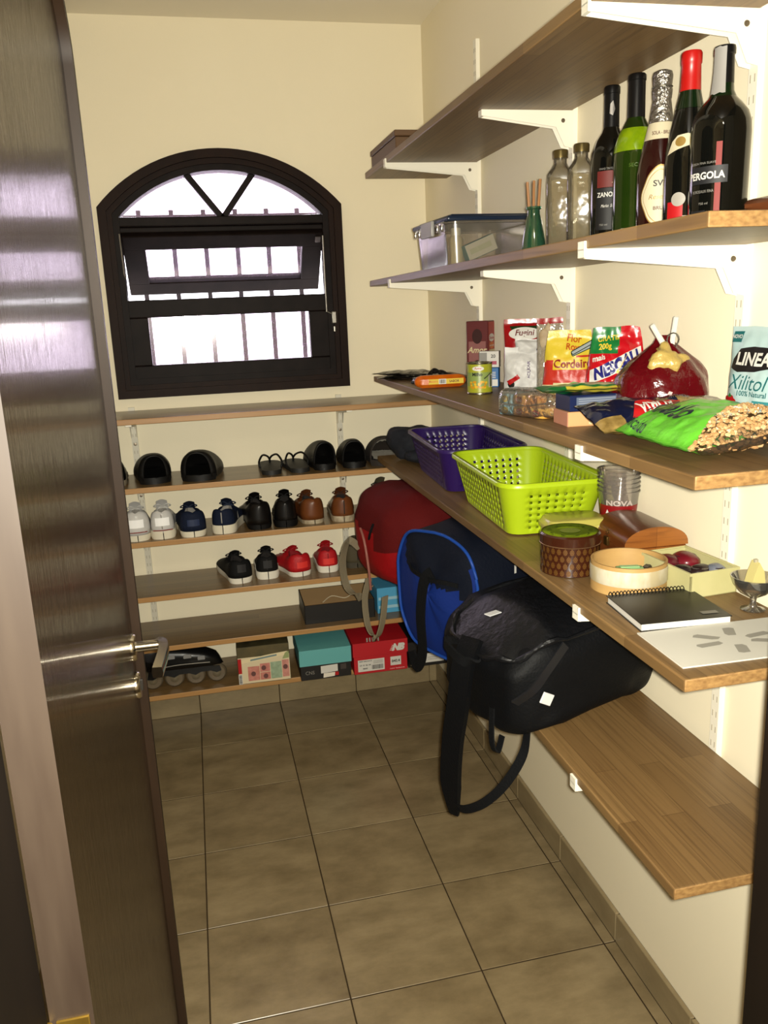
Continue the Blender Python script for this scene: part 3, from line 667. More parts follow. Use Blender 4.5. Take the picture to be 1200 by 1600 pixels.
# ================================================================== food shelf
ZF = SHZ['food']
foil = M('black_foil_packet', (34,30,28), .22, .3, bump=((70,70,70), .8, .006))
for i, (x, y, z, rz, l) in enumerate(((.815, -.215, 0, 62, 'black foil packet at the bottom of the flat pile by the window'), (.80, -.235, .016, 50, 'black foil packet on top of the flat pile by the window'))):
    o = thing('foil_packet', l, 'packet', (x, y, ZF+z+.006), 0, 'flat black packets', rot=(math.radians(90), 0, math.radians(rz)))
    pouch(o, .13, .20, .012, [foil], wr=.004, seed=11+i*3, stand=False, seal=.06)
    for c in o.children: c.location = (0, 0, -.10)
o = thing('folded_bag', 'folded navy and silver bag with a knotted end on the black packets', 'bag', (.845, -.43, ZF), 20)
softbox(.13, .16, .020, .8, .5, 36, 14, .005, 26, 7).build('body', M('navy_foil', (34,44,72), .25, .3, noise_=((26,26,26), (120,120,124), .12)), o)
MB().tube(spl([(-.02,.02,.016),(.01,.03,.034),(.035,.01,.026),(.06,-.02,.012)], 6), .008, 8, scales=[.7+.5*abs(math.sin(i*.7)) for i in range(19)]).build('knot', foil, o)
# orange biscuit roll
o = thing('biscuit_pack', 'orange and yellow biscuit pack lying beside the corn can', 'biscuit pack', (.805, -.60, ZF), -5)
mb = MB(); Lb = .152; rb = .0195
hexa = lambda k: [(rb*k*math.cos(PI/8+PI/4*i), rb*k*math.sin(PI/8+PI/4*i)) for i in range(8)]
mb.sweep([(-Lb/2+.0, 0, .020), (-Lb/2+.006, 0, .020), (-Lb/2+.02, 0, .0195), (Lb/2-.02, 0, .0195), (Lb/2-.006, 0, .020), (Lb/2, 0, .020)], hexa(1), scales=[.35,.75,1,1,.75,.35]); mb.build('wrapper', M('orange_wrapper', (226,118,26), .3, noise_=((30,30,30),(206,88,14),.2), bump=((60,60,60), .3, .003)), o)
S = flat(-rb*.93, 0, .0195); patch('yellow_panel', rect(-.038, .066, -.0075, .0075), S, YEL, o); barcode(S, -.006, .012, -.0055, .0055, o)
letters('Maizena', S, -.024, .001, .006, ORG, o, bold=.01); letters('SABOR', S, .038, 0, .007, BRN, o)
# corn can
o = thing('corn_can', 'green tin can of sweetcorn with a steel rim', 'can', (.848, -.825, ZF), -16)
MB().lathe([(.033,0),(.0345,.001),(.0345,.0035),(.0335,.005)], 32).lathe([(.0335,.079),(.0345,.0805),(.0345,.083),(.032,.0835),(.031,.080),(0,.080)], 32, caps=False).build('rim', M('tin_steel', (176,170,150), .25, .95), o)
MB().lathe([(.0335,.005,0),(.0335,.022,1),(.0335,.058,0),(.0335,.079)], 36, caps=False).build('sleeve', [M('can_yellow', (170,172,44), .35), M('can_green', (112,140,52), .35, noise_=((9,9,4), (160,176,104), .3))], o)
S = round_(.0337); patch('brand_oval', ell(-.006, .068, .016, .006), S, WHT, o, maxlen=.006); letters('Fugini', S, -.006, .068, .007, REDP, o, shear=.2, eps=.0014, maxlen=.006)
letters('Milho', S, -.008, .053, .009, INK, o, bold=.03, maxlen=.006)
rnd = random.Random(5)
for i in range(26): a, b = rnd.uniform(-.026, .016), rnd.uniform(.016, .034); patch('kernel', ell(a, b, .0036, .0030, 8), S, M('corn_a', (236,186,40), .4) if i % 2 else M('corn_b', (216,150,22), .4), o, .0009+.00003*i)
patch('spoon', rotp(rect(.010, .036, .040, .043), .6, .01, .041), S, M('spoon_dark', (52,60,34), .5), o, .0012, maxlen=.005); barcode(S, .026, .040, .02, .05, o)
# chocolate carton
o = thing('dessert_carton', 'tall brown and red dessert mix carton by the wall corner', 'carton', (.965, -.505, ZF), -38)
carton(o, .068, .062, .185, [M('carton_brown', (112,34,34), .45, noise_=((9,9,5), (84,22,24), .3)), M('carton_red', (178,30,30), .4), MATS['carton_brown']] if False else [M('carton_brown', (112,34,34), .45, noise_=((9,9,5), (84,22,24), .3))])
Sl = flat(-.0315); S = flat_right(.0345)
patch('cake_photo', rect(-.026, .026, .006, .03), Sl, M('cake_brown', (64,24,18), .5, noise_=((80,80,80), (110,50,34), .2)), o)
letters('Amor', Sl, 0, .10, .018, CRM, o, shear=.3); patch('top_seal', ell(0, .14, .016, .022), Sl, M('choc_dark', (58,20,18), .4), o); patch('pink_field', rect(-.027, .027, .062, .125), Sl, M('dusty_pink', (150,92,88), .5), o, .0004); patch('cake', [(-.027,.04),(-.015,.064),(0,.07),(.014,.062),(.027,.042),(.027,.03),(-.027,.03)], Sl, MATS['choc_dark'], o, .0009); letters('Chocolate', Sl, 0, .055, .008, WHT, o)
patch('red_side', rect(-.030, .030, .004, .182), S, M('carton_red', (178,30,30), .4), o, .0004); patch('yellow_panel', rect(-.024, .028, .03, .10), S, CRM, o, .0008); patch('oval', ell(0, .135, .026, .012), S, WHT, o, .0008); letters('Chocolate', S, 0, .135, .009, REDP, o, eps=.0014, shear=.2); patch('oval_red', ell(0, .112, .022, .010), S, ORG, o, .0009); letters('nova receita', S, 0, .112, .006, WHT, o); letters('60 g', S, -.01, .045, .012, BRN, o)
# small blue and white boxes
o = thing('gelatine_box', 'small blue and white box behind the corn can', 'box', (.935, -.66, ZF), -30)
carton(o, .06, .03, .055, [M('box_blue', (44,112,176), .4)]); S = flat(-.0152); patch('white_base', rect(-.028, .028, .003, .022), S, WHT, o); [patch('line', rect(-.022, .022, .026+.005*i, .028+.005*i), S, WHT, o) for i in range(4)]; patch('emblem', ell(.008, .049, .004, .004, 12), S, WHT, o)
o = thing('spice_box', 'little white and grey box resting on the blue box', 'box', (.938, -.66, ZF+.056), -30)
carton(o, .058, .028, .046, [M('box_white', (226,222,212), .5), M('box_grey', (150,142,132), .5)]); S = flat(-.0142); patch('grey_field', rect(-.028, -.006, .004, .042), S, GRY, o); patch('pink_mark', rect(.002, .022, .008, .018), S, M('pink_print', (176,60,90), .5), o); letters('20', S, .012, .032, .010, INK, o)
# red tomato pouch
o = thing('tomato_sauce_pouch', 'red tomato sauce pouch with a white oval logo, standing upright', 'pouch', (1.000, -.765, ZF), -22)
rp = M('red_pouch', (166,18,24), .22, coat=.3); gp = M('dark_green_pouch', (34,58,26), .25, coat=.3)
S = pouch(o, .108, .190, .045, [rp, gp], lambda u, v, s_: 1 if (s_ == 0 and .66 < v < .9 and abs(u-.5) < (v-.60)*1.25 and abs(u-.5) < .42) else 0, nu=40, nv=40, wr=.003, seed=2)
patch('logo_oval', ell(.002,   .150, .043, .017), S, WHT, o, .002, maxlen=.008); letters('Fugini', S, .002, .150, .021, M('ink_wine', (110,14,20), .4), o, shear=.2, bold=.02, eps=.003, maxlen=.008)
patch('green_tip', [(-.02,.126),(.02,.126),(0,.100)], S, GRNP, o, .002, maxlen=.008)
# clear pasta pouch behind
o = thing('clear_pouch', 'clear pouch with a red top seal behind the yellow flour bag', 'pouch', (1.008, -.93, ZF), -28)
pouch(o, .075, .192, .03, [film('clear_film', (240,238,232), .5, .1, .25, (206,196,178), bump=(40,.8)), rp], lambda u, v, s_: 1 if v > .93 else 0, wr=.005, seed=9)
softbox(.058, .02, .17, .7, .6, 24, 18, .004, 30, 2).build('contents', M('beige_pasta', (206,186,150), .6, noise_=((40,40,40), (176,150,112), .2)), o)
# sugar bag
o = thing('sugar_bag', 'crumpled white paper bag of sugar beside the corn can', 'sugar bag', (.962, -.865, ZF), -20)
wp = M('white_paper', (228,226,222), .5, bump=((50,50,50), .5, .006))
S = pouch(o, .108, .118, .06, [wp], wr=.009, seed=21, seal=.12, p=3.4, fr=30); pouch(o, .06, .045, .03, [wp], wr=.010, seed=31, stand=False)
[c for c in o.children if c.name.startswith('pouch')][-1].location = (.004, .006, .095)
patch('red_badge', rotp(rect(-.046, -.016, .030, .042), .65, -.03, .036), S, REDP, o, .002, maxlen=.006); patch('black_ring', ell(-.036, .024, .008, .010), S, INK, o, .0017, maxlen=.006); letters('ACUCAR', S, .008, .06, .008, M('ink_purple', (90,60,110), .5), o, rot=PI/2, eps=.003, maxlen=.006); patch('blue_mark', ell(.02, .112, .012, .004), S, NAV, o, .002, maxlen=.006)
patch('grey_seal', ell(-.02, .012, .006, .006, 14), S, GRY, o, .002)
# flour bag with a peg
o = thing('flour_bag', 'yellow and red flour bag closed with a dark green peg', 'flour bag', (.975, -1.105, ZF), -25)
yb = M('flour_yellow', (236,208,62), .35, bump=((50,50,50), .4, .004)); fr_ = M('flour_red', (204,52,34), .4, bump=((50,50,50), .4, .004)); fc = M('flour_cream', (232,218,164), .45)
S = pouch(o, .125, .165, .05, [yb, fr_, fc], lambda u, v, s_: (2 if v < .22+.05*math.sin(u*3) else (1 if v < .62+.10*(u-.5) else 0)), nu=30, nv=34, wr=.006, seed=14, topw=.78, seal=.12)
patch('name_plate', rect(-.040, .056, .074, .102), S, YEL, o, .002, maxlen=.008); letters('Cordeiro', S, .008, .088, .021, M('print_maroon', (150,30,20), .45), o, w=.092, bold=.03, eps=.0032, maxlen=.008)
letters('Flor', S, .014, .145, .018, M('print_rust', (200,90,20), .45), o, bold=.02, eps=.0022, maxlen=.008, rot=-.15); letters('Royal', S, .014, .123, .020, M('print_rust', (200,90,20), .45), o, bold=.03, eps=.0022, maxlen=.008, rot=-.1)
patch('leaf', [(-.01,.036),(.01,.046),(.04,.040),(.02,.036),(.0,.028)], S, LGRN, o, .002, maxlen=.008)
MB().rbox(-.008, .075, -.008, -.002, -.005, .005, .002, 1, T=Matrix.Translation((.012, -.022, .112)) @ Matrix.Rotation(-.42, 4, 'Y')).rbox(-.008, .075, -.012, -.008, -.004, .006, .002, 1, T=Matrix.Translation((.012, -.022, .115)) @ Matrix.Rotation(-.5, 4, 'Y')).build('peg', M('peg_green', (26,62,48), .4), o)
# cocoa pouch
o = thing('cocoa_pouch', 'red and green chocolate powder pouch with blue and white lettering', 'pouch', (.968, -1.345, ZF), -30)
cg = M('cocoa_green', (30,122,58), .25, coat=.3); cr = M('cocoa_red', (200,20,32), .25, coat=.3, bump=((40,40,40), .4, .004)); cb = M('cocoa_white', (226,222,224), .3)
S = pouch(o, .125, .175, .055, [cr, cg, cb], lambda u, v, s_: (1 if (v > .70 and u < .52+.25*(v-.7)) else 0) if s_ == 0 else 0, nu=36, nv=36, wr=.011, seed=18, topw=.74, seal=.14)
letters('GRATIS', S, -.020, .152, .012, YEL, o, rot=.08, maxlen=.007, eps=.002); letters('200g', S, -.026, .134, .015, YEL, o, rot=.08, bold=.03, maxlen=.007, eps=.002)
patch('flash', rotp([(-.055,.058),(.055,.104),(.057,.136),(-.055,.088)], 0), S, WHT, o, .0018, maxlen=.008); letters('NESCAU', S, .002, .098, .026, M('print_royal', (36,36,120), .35), o, w=.105, rot=.38, bold=.05, shear=.25, eps=.0035, maxlen=.007); letters('2.0', S, .030, .078, .018, M('print_royal', (36,36,120), .35), o, rot=.38, bold=.04, eps=.0035, maxlen=.007); patch('bolt', [(-.01,.06),(.005,.08),(.0,.082),(.03,.125),(.006,.086),(.012,.083)], S, YEL, o, .0045, maxlen=.007)
letters('mais', S, -.038, .112, .011, WHT, o, rot=.15, bold=.03, eps=.002, maxlen=.007)
# tied red bag
o = thing('tied_bag', 'dark red plastic bag twisted shut with white clips, in the middle of the food shelf', 'bag', (.958, -1.540, ZF+.002), -15)
rb_ = M('dark_red_plastic', (92,8,16), .18, coat=.3, bump=((26,26,26), .6, .01))
def bagf(u, v):
    a = 2*PI*u; r = interp([(0,.0),(.04,.058),(.14,.080),(.36,.084),(.55,.076),(.70,.058),(.82,.036),(.92,.018),(1,.012)], v)
    r *= 1+.10*math.sin(7*a+3*v)*v+.06*nz(math.cos(a)*2, math.sin(a)*2, v*4)
    return (r*math.cos(a)*1.08, r*math.sin(a)*.85, .160*v**1.05)
MB().grid(bagf, 48, 24, cu=True).build('bag', rb_, o, angle=60)
def fr2(u, v):
    a = 2*PI*u; r = .012+.024*v; return (r*math.cos(a)*1.2-.006+.004*math.sin(3*a), r*math.sin(a)-.010*v-.01, .138+.018*math.sin(3*a+1)*v-.026*v)
q = softbox(.062, .040, .066, .9, .8, 40, 26, .014, 30, 6).build('twisted_top', M('gold_inner_foil', (206,176,96), .35, .1, bump=((40,40,40), .8, .008)), o, angle=60); q.location = (-.012, -.046, .078); q.rotation_euler = (-.35, .25, 0)
Sb = lambda a, b: (.081*math.sin(a/.081), -.069*math.cos(a/.081)*1.0, b)
patch('white_stripe', [(-.024,.012),(-.018,.012),(-.012,.04),(-.002,.062),(-.008,.064),(-.018,.045)], Sb, M('stripe_pale', (226,190,186), .4), o, .006, maxlen=.006)
letters('Feijao', Sb, .02, .052, .008, M('pale_print', (200,130,124), .4), o, eps=.006, maxlen=.006); letters('peso liquido 500g', Sb, .022, .040, .005, M('pale_print', (200,130,124), .4), o, eps=.006, maxlen=.006, bold=0)
clipw = M('white_clip', (232,228,214), .35)
MB().rbox(-.005, .005, -.004, .004, 0, .062, .002, 1, T=Matrix.Translation((.004, -.02, .128)) @ Matrix.Rotation(-.55, 4, 'Y')).build('clip', clipw, o); MB().rbox(-.005, .005, -.004, .004, 0, .064, .002, 1, T=Matrix.Translation((.010, -.012, .130)) @ Matrix.Rotation(.12, 4, 'Y')).build('clip', clipw, o)
MB().tube([(.012+.011*math.cos(2*PI*i/16), -.016, .152+.012*math.sin(2*PI*i/16)) for i in range(16)], .0014, 6, closed=True).build('clip_spring', MATS['cage_wire'], o)
# sweetener pouch by the near wall
o = thing('sweetener_pouch', 'pale blue and white xylitol pouch with a black logo', 'pouch', (1.004, -1.752, ZF), -86)
lb = M('pale_blue_pouch', (214,228,226), .3, noise_=((7,7,7), (170,212,212), .22), coat=.2)
S = pouch(o, .130, .178, .04, [lb], wr=.0025, seed=25, nu=32, nv=36, seal=.05)
patch('logo', [(-.050,.110),(-.046,.125),(-.030,.142),(.0,.146),(.050,.144),(.052,.128),(.040,.112),(.01,.106),(-.03,.104)], S, INK, o, .002, maxlen=.008); letters('LINEA', S, .004, .126, .021, WHT, o, w=.078, bold=.03, eps=.0035, maxlen=.007, shear=.15)
letters('Xilitol', S, -.004, .088, .024, TEAL, o, shear=.35, bold=.0, eps=.002, maxlen=.007); letters('100% Natural', S, .008, .070, .009, TEAL, o, eps=.002, maxlen=.008)
patch('corner_tag', rect(-.058, -.034, .152, .170), S, TEAL, o, .002, maxlen=.008); letters('NOVO', S, -.046, .161, .006, WHT, o, eps=.003)
patch('cupcake', [(-.056,.028),(-.026,.028),(-.020,.046),(-.060,.046)], S, M('cup_brown', (176,100,70), .5), o, .002, maxlen=.008); patch('cream', ell(-.04, .050, .020, .009), S, WHT, o, .0026, maxlen=.008)
for a, b in ((-.048,.058),(-.036,.060),(-.03,.055)): patch('berry', ell(a, b, .007, .006, 12), S, REDP, o, .0032)
patch('leaf', [(-.046,.062),(-.04,.070),(-.034,.063)], S, GRNP, o, .0036); [patch('fact', rect(.014, .06, b, b+.014), S, M('soft_teal', (60,140,144), .5), o, .002, maxlen=.008) for b in (.046, .012)]; letters('Experimente', S, .037, .053, .008, WHT, o, eps=.003, maxlen=.007); letters('40% menos', S, .036, .036, .008, TEAL, o, eps=.002, maxlen=.008)
# biscuit multipack
o = thing('snack_multipack', 'clear wrapped multipack of blue and orange snack packs on the shelf edge', 'multipack', (.790, -1.350, ZF), -70)
bl_ = M('snack_blue', (110,190,220), .3, noise_=((30,30,30), (200,226,230), .15)); og_ = M('snack_orange', (226,140,52), .3, noise_=((40,40,40), (240,190,90), .15))
for i, (a, z, m_) in enumerate(((-.068, 0, bl_), (-.024, 0, og_), (-.068, .024, bl_), (-.024, .024, og_), (.026, 0, og_))):
    q = MB().rbox(a-.021, a+.021, -.030, .030, z+.001, z+.023, .005, 2).build('snack_pack', m_, o)
    Sp = flat(-.0302); patch('badge', ell(a, z+.012, .010, .007, 16), Sp, REDP if m_ is og_ else YEL, q); letters('Club', Sp, a, z+.012, .006, WHT, q, eps=.0014)
def flm(u, v):
    a = 2*PI*u; x = -.098+.190*v; k = interp([(0,.25),(.08,1),(.62,1),(.85,.8),(1,.25)], v)
    return (x, .037*k*spow(math.cos(a), .5)+.003*nz(x*40, a, 0), .028+.029*k*spow(math.sin(a), .5)+.003*nz(x*40, a, 3)*(math.sin(a) > 0))
MB().grid(flm, 30, 26, cu=True).build('film', film('clear_wrap', (246,244,240), .6, .08, .06, (220,214,200), bump=(60,.9)), o, angle=60)
# stack: peach box, navy box, green packet
o = thing('wafer_box', 'peach coloured box under the navy box on the food shelf', 'box', (.850, -1.485, ZF), -4)
carton(o, .14, .075, .028, [M('peach_card', (226,170,116), .5), M('pinkish_card', (206,140,110), .5)]); S = flat(-.0378); patch('biscuit_photo', rect(-.028, .03, .004, .024), S, CRM, o); patch('orange_tab', ell(.04, .012, .012, .008, 18), S, ORG, o)
o = thing('pasta_box', 'navy blue flat box with small white print, on the peach box', 'box', (.866, -1.485, ZF+.0285), -2)
carton(o, .165, .07, .030, [M('navy_card', (22,34,76), .35)]); S = flat(-.0352); patch('text_panel', rect(-.070, .012, .004, .026), S, M('slate_print', (92,104,128), .5), o); [patch('text_line', rect(-.066, .008, .006+.004*i, .0075+.004*i), S, M('pale_line', (150,156,170), .5), o, .0011) for i in range(5)]; patch('text_panel', rect(.018, .058, .004, .026), S, MATS['slate_print'], o)
o = thing('green_packet', 'green and cream pasta packet lying on the navy box', 'packet', (.845, -1.445, ZF+.068), 0, rot=(math.radians(-90), 0, math.radians(-6)))
S = pouch(o, .20, .085, .016, [M('packet_green', (28,124,58), .3, coat=.2), M('packet_yellow', (226,208,70), .35), M('packet_cream', (222,204,160), .4)], lambda u, v, s_: (1 if v < .16 and u > .2 else (2 if .4 < u < .8 and .25 < v < .7 else 0)), nu=34, nv=20, stand=False, wr=.005, seed=33, seal=.05)
for c in o.children: c.location.z = -.075
# pasta bag (navy) lying
o = thing('pasta_bag', 'navy pasta bag with a red logo lying behind the green bean bag', 'pasta bag', (.888, -1.655, ZF+.034), 0, rot=(math.radians(-77), 0, math.radians(-4)))
nb_ = M('navy_film', (18,24,52), .18, coat=.4, bump=((30,30,30), .4, .006)); sp_ = M('pasta_window', (176,146,84), .25, noise_=((60,60,60), (120,96,50), .2), coat=.3)
S0 = pouch(o, .270, .140, .052, [nb_, sp_], lambda u, v, s_: 1 if (.58 < u < .82 and v > .32+.9*abs(u-.7)) or (u < .16 and v < .3) else 0, nu=36, nv=24, stand=False, wr=.006, seed=41, seal=.05)
for c in o.children: c.location.z = -.075
S = lambda a, b: tuple(Vector(S0(a, b))+Vector((0, 0, -.075)))
patch('logo_field', [(-.078,.022),(.000,.022),(.024,.062),(-.056,.066)], S, REDP, o, .002, maxlen=.008); letters('ADRIA', S, -.028, .044, .024, WHT, o, w=.066, rot=PI+.02, bold=.03, eps=.0035, maxlen=.007); letters('Sabor', S, .03, .078, .012, M('dim_print', (90,90,100), .4), o, rot=-.4, eps=.002, maxlen=.008)
# bean bag
o = thing('bean_bag', 'bright green bean bag with brown beans showing at one end', 'bean bag', (.862, -1.826, ZF+.035), 0, rot=(math.radians(-82), 0, math.radians(-92)))
gf = M('bean_green', (118,208,64), .32, coat=.15, noise_=((12,12,12), (96,192,46), .3), bump=((24,24,24), .5, .008)); clr = film('bean_film', (250,248,240), .5, .1, .02, bump=(40,.6))
S0 = pouch(o, .235, .205, .066, [gf, clr], lambda u, v, s_: 1 if u > .98-.52*v else 0, nu=50, nv=28, stand=False, wr=.005, seed=52, seal=.05, p=3)
for c in o.children: c.location.z = -.10
S = lambda a, b: tuple(Vector(S0(a, b))+Vector((0, 0, -.10)))
letters('Kicaldo', S, -.028, .066, .044, M('bean_ink', (24,40,52), .35), o, w=.118, shear=.3, bold=.03, eps=.003, maxlen=.007, rot=-.12); letters('Kicaldo', S, -.060, .020, .016, MATS['bean_ink'], o, shear=.3, bold=.01, eps=.003, maxlen=.007, rot=-.1)
mb = MB(); rnd = random.Random(8); bl3 = bmesh.new(); bmesh.ops.create_icosphere(bl3, subdivisions=1, radius=1); bv = [v.co.copy() for v in bl3.verts]; bf = [[v.index for v in f.verts] for f in bl3.faces]; bl3.free()
for i in range(1500):
    u = rnd.uniform(.42, .985); v = rnd.uniform(.04, .96); side = -1 if i % 5 else 1
    if u < .98-.52*v: continue
    q = Vector(S((u-.5)*.235, v*.205)); q.y *= rnd.uniform(.80, .97) if side < 0 else rnd.uniform(-.97, .6)
    Tm = Matrix.Translation(q) @ Euler((rnd.uniform(0, 6), rnd.uniform(0, 6), rnd.uniform(0, 6))).to_matrix().to_4x4() @ Matrix.Diagonal((.0062, .0040, .0036, 1))
    mb.add(bv, bf, rnd.choice((0, 0, 1)), Tm)
q = mb.build('beans', [M('bean_brown', (190,146,96), .35), M('bean_tan', (214,178,128), .35)], o, merge=False); q['kind'] = 'stuff'
# ================================================================== basket shelf
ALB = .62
ZK = SHZ['basket']
def basket(name, label, loc, rz, mat, inner=None):
    o = thing(name, label, 'basket', loc, rz, 'perforated plastic baskets')
    Lt, Wt, Lb_, Wb, h, rt = .475, .252, .385, .196, .128, .045
    def per(s, z):
        """rounded rectangle at height fraction z; s in 0..1 round the perimeter from the near left corner"""
        L_ = Lb_+(Lt-Lb_)*z; W_ = Wb+(Wt-Wb)*z; r = .03+.015*z; hx, hy_ = W_/2, L_/2
        segs = [('l', (-hx+r, -hy_), (hx-r, -hy_)), ('a', (hx-r, -hy_+r), -PI/2), ('l', (hx, -hy_+r), (hx, hy_-r)), ('a', (hx-r, hy_-r), 0), ('l', (hx-r, hy_), (-hx+r, hy_)), ('a', (-hx+r, hy_-r), PI/2), ('l', (-hx, hy_-r), (-hx, -hy_+r)), ('a', (-hx+r, -hy_+r), PI)]
        k, t = BK[s]; g_ = segs[k]
        if g_[0] == 'l': return (g_[1][0]+(g_[2][0]-g_[1][0])*t, g_[1][1]+(g_[2][1]-g_[1][1])*t)
        a = g_[2]+t*PI/2; return (g_[1][0]+r*math.cos(a), g_[1][1]+r*math.sin(a))
    BK = []; holecol = []
    for k, n_ in enumerate((7, 4, 15, 4, 7, 4, 15, 4)):
        if k % 2 == 0:
            m_ = 2*n_+1
            # solid / hole alternate: solid wider
            w = [1.35 if i % 2 == 0 else .75 for i in range(m_)]; tot = sum(w); acc = 0
            for i in range(m_): BK.append((k, acc/tot)); holecol.append(i % 2 == 1); acc += w[i]
        else:
            for i in range(n_): BK.append((k, i/n_)); holecol.append(False)
    N_ = len(BK); zr = [0]
    for i in range(6): zr += [.10+.128*i, .10+.128*i+.056]
    zr += [.94, 1.0]
    v = []; f = []
    for z in zr:
        for i in range(N_): p_ = per(i, z); v.append((p_[0], p_[1], .004+z*(h-.004)))
    for j in range(len(zr)-1):
        for i in range(N_):
            if holecol[i] and j % 2 == 1 and j < 12: continue
            f.append((j*N_+i, j*N_+(i+1) % N_, (j+1)*N_+(i+1) % N_, (j+1)*N_+i))
    mb = MB(); mb.add(v, f); mb.add([v[i] for i in range(N_)], [tuple(reversed(range(N_)))])
    w = mb.build('body', mat, o, angle=30); md = w.modifiers.new('wall', 'SOLIDIFY'); md.thickness = .0022; md.offset = 0
    MB().sweep([(per(i, 1)[0]*1.012, per(i, 1)[1]*1.008, h) for i in range(N_)], [(-.005,-.004),(.006,-.006),(.006,.001),(.003,.004),(-.005,.003)], closed=True).build('rim', mat, o, angle=50)
    return o
purple = M('purple_plastic', (50,26,98), .35, coat=.15); lime = M('lime_plastic', (196,224,34), .32, coat=.15)
ALB = .62
basket('storage_basket', 'dark purple perforated plastic basket', (.890, -.548, ZK+.001), -3, purple)
basket('storage_basket', 'lime green perforated plastic basket', (.884, -1.042, ZK+.001), -3, lime)
o = thing('navy_bundle', 'dark navy fabric bundle at the far end of the basket shelf', 'cloth', (.825, -.170, ZK+.004), 20)
nvy = M('navy_cloth', (17,21,32), .85, bump=((60,60,60), .5, .006))
softbox(.17, .16, .115, .8, .8, 44, 26, .016, 13, 5).build('bundle', nvy, o); softbox(.10, .09, .05, .9, .8, 30, 18, .008, 20, 2).build('fold', nvy, o); o.children[-1].location = (-.03, -.07, .0)
MB().strap(spl([(-.06,-.13,.004),(-.02,-.14,.012),(.03,-.12,.012),(.06,-.10,.004)], 5), .014, .004).build('hem', M('dark_hem', (46,30,24), .7), o)
# plastic cups
o = thing('cup_stack', 'stack of clear plastic cups printed red with white letters', 'cups', (.978, -1.352, ZK), -25)
pc = film('cup_plastic', (244,240,236), .5, .08, .08, (222,214,206))
def cupr(z): return .031+.0125*min(z, .12)/.12
for i in range(6):
    z0 = i*.0095
    MB().lathe([(0, z0+.001), (.031, z0+.001), (.0435, z0+.116), (.0458, z0+.117), (.0458, z0+.1195), (.043, z0+.1195)], 32, caps=False).build('cup', pc, o)
Sc = lambda a, b: (cupr(b)*math.sin(a/.038)*1.03, -cupr(b)*math.cos(a/.038)*1.03, b)
rc = M('cup_red', (150,22,26), .35)
MB().grid(lambda u, v: ((cupr(.006+.085*v)+.0004)*math.cos(2*PI*u), (cupr(.006+.085*v)+.0004)*math.sin(2*PI*u), .006+.085*v), 40, 4, cu=True).build('red_print', rc, o)
letters('NOVA', Sc, 0, .062, .016, WHT, o, w=.052, bold=.04, eps=.0016, maxlen=.006); letters('SCHIN', Sc, 0, .040, .014, WHT, o, w=.052, bold=.04, eps=.0016, maxlen=.006); letters('NOVA', Sc, 0, .098, .012, M('cup_print_pale', (206,190,180), .4), o, w=.05, bold=.03, eps=.0026, maxlen=.006)
for a in (-.024, -.006, .012, .028): patch('triangle', [(a-.004,.074),(a+.004,.074),(a,.083)], Sc, WHT, o, .0016)
# margarine tub
o = thing('margarine_tub', 'cream plastic tub with a translucent yellow lid', 'tub', (.862, -1.375, ZK), -5)
tb = M('tub_cream', (226,220,170), .35); tl = M('tub_lid', (206,196,96), .25, coat=.3)
def tubf(u, v): a = 2*PI*u; k = .84+.16*v; return (.066*k*spow(math.cos(a), .4), .046*k*spow(math.sin(a), .4), .060*v)
MB().grid(tubf, 44, 5, cu=True).grid(lambda u, v: (tubf(u, 0)[0]*v, tubf(u, 0)[1]*v, 0), 44, 1, cu=True).build('tub', tb, o, angle=50)
def lidf(u, v):
    a = 2*PI*u; pr_ = [(1.03,.055),(1.05,.058),(1.05,.064),(.98,.067),(.92,.075),(.85,.077),(0,.0735)]
    r, z = pr_[int(round(v*6))]; return (.066*r*spow(math.cos(a), .4), .046*r*spow(math.sin(a), .4), z)
MB().grid(lidf, 44, 6, cu=True).build('lid', tl, o, angle=40)
S = flat(-.0445); patch('side_print', rect(-.05, -.02, .006, .046), flat(-.0455), M('tub_grey', (150,156,170), .5), o); patch('yellow_print', rect(-.018, -.006, .006, .046), flat(-.0455), YEL, o)
# round tin
o = thing('round_tin', 'round dark brown tin with gold damask print and green lid', 'tin', (.797, -1.494, ZK), -15)
tn = M('tin_brown', (64,30,16), .22, coat=.5); tg = M('tin_green', (108,128,34), .22, coat=.4, noise_=((14,14,14), (84,104,22), .3)); R_ = .058
MB().lathe([(0,0),(.055,0),(R_,.0015),(R_,.062)], 48, caps=False).build('body', tn, o)
MB().lathe([(R_+.0012,.060,0),(R_+.0014,.0785,0),(R_-.002,.0815,0),(R_-.006,.0815,1),(R_-.010,.080,1),(.03,.0805,1),(0,.0805)], 48, caps=False).build('lid', [tn, tg], o)
MB().tube([((R_+.0016)*math.cos(2*PI*i/48), (R_+.0016)*math.sin(2*PI*i/48), .0605) for i in range(48)], .0009, 5, closed=True).build('rim_line', M('tin_edge', (190,150,110), .3, .8), o)
S = round_(R_+.0002); rnd = random.Random(2); v = []; f = []
def motif(ca, cb, k):
    out = []
    for q in range(8):
        t = q*PI/4; out.append(ell(ca+k*.55*math.cos(t), cb+k*.75*math.sin(t), k*.24, k*.30, 8))
    out.append(ell(ca, cb, k*.34, k*.46, 8)); out.append([(ca-k*.2, cb+k*1.0), (ca+k*.2, cb+k*1.0), (ca, cb+k*1.35)]); return out
for i in range(-7, 8):
    for j in range(4):
        ca = i*.0125+(.006 if j % 2 else 0); cb = .009+.0142*j
        for e_ in motif(ca, cb, .0058):
            k = len(v); v += e_; f.append(list(range(k, k+len(e_))))
lay('damask_print', v, f, S, M('damask_gold', (112,74,30), .4, .3), o, .0005)
v = []; f = []
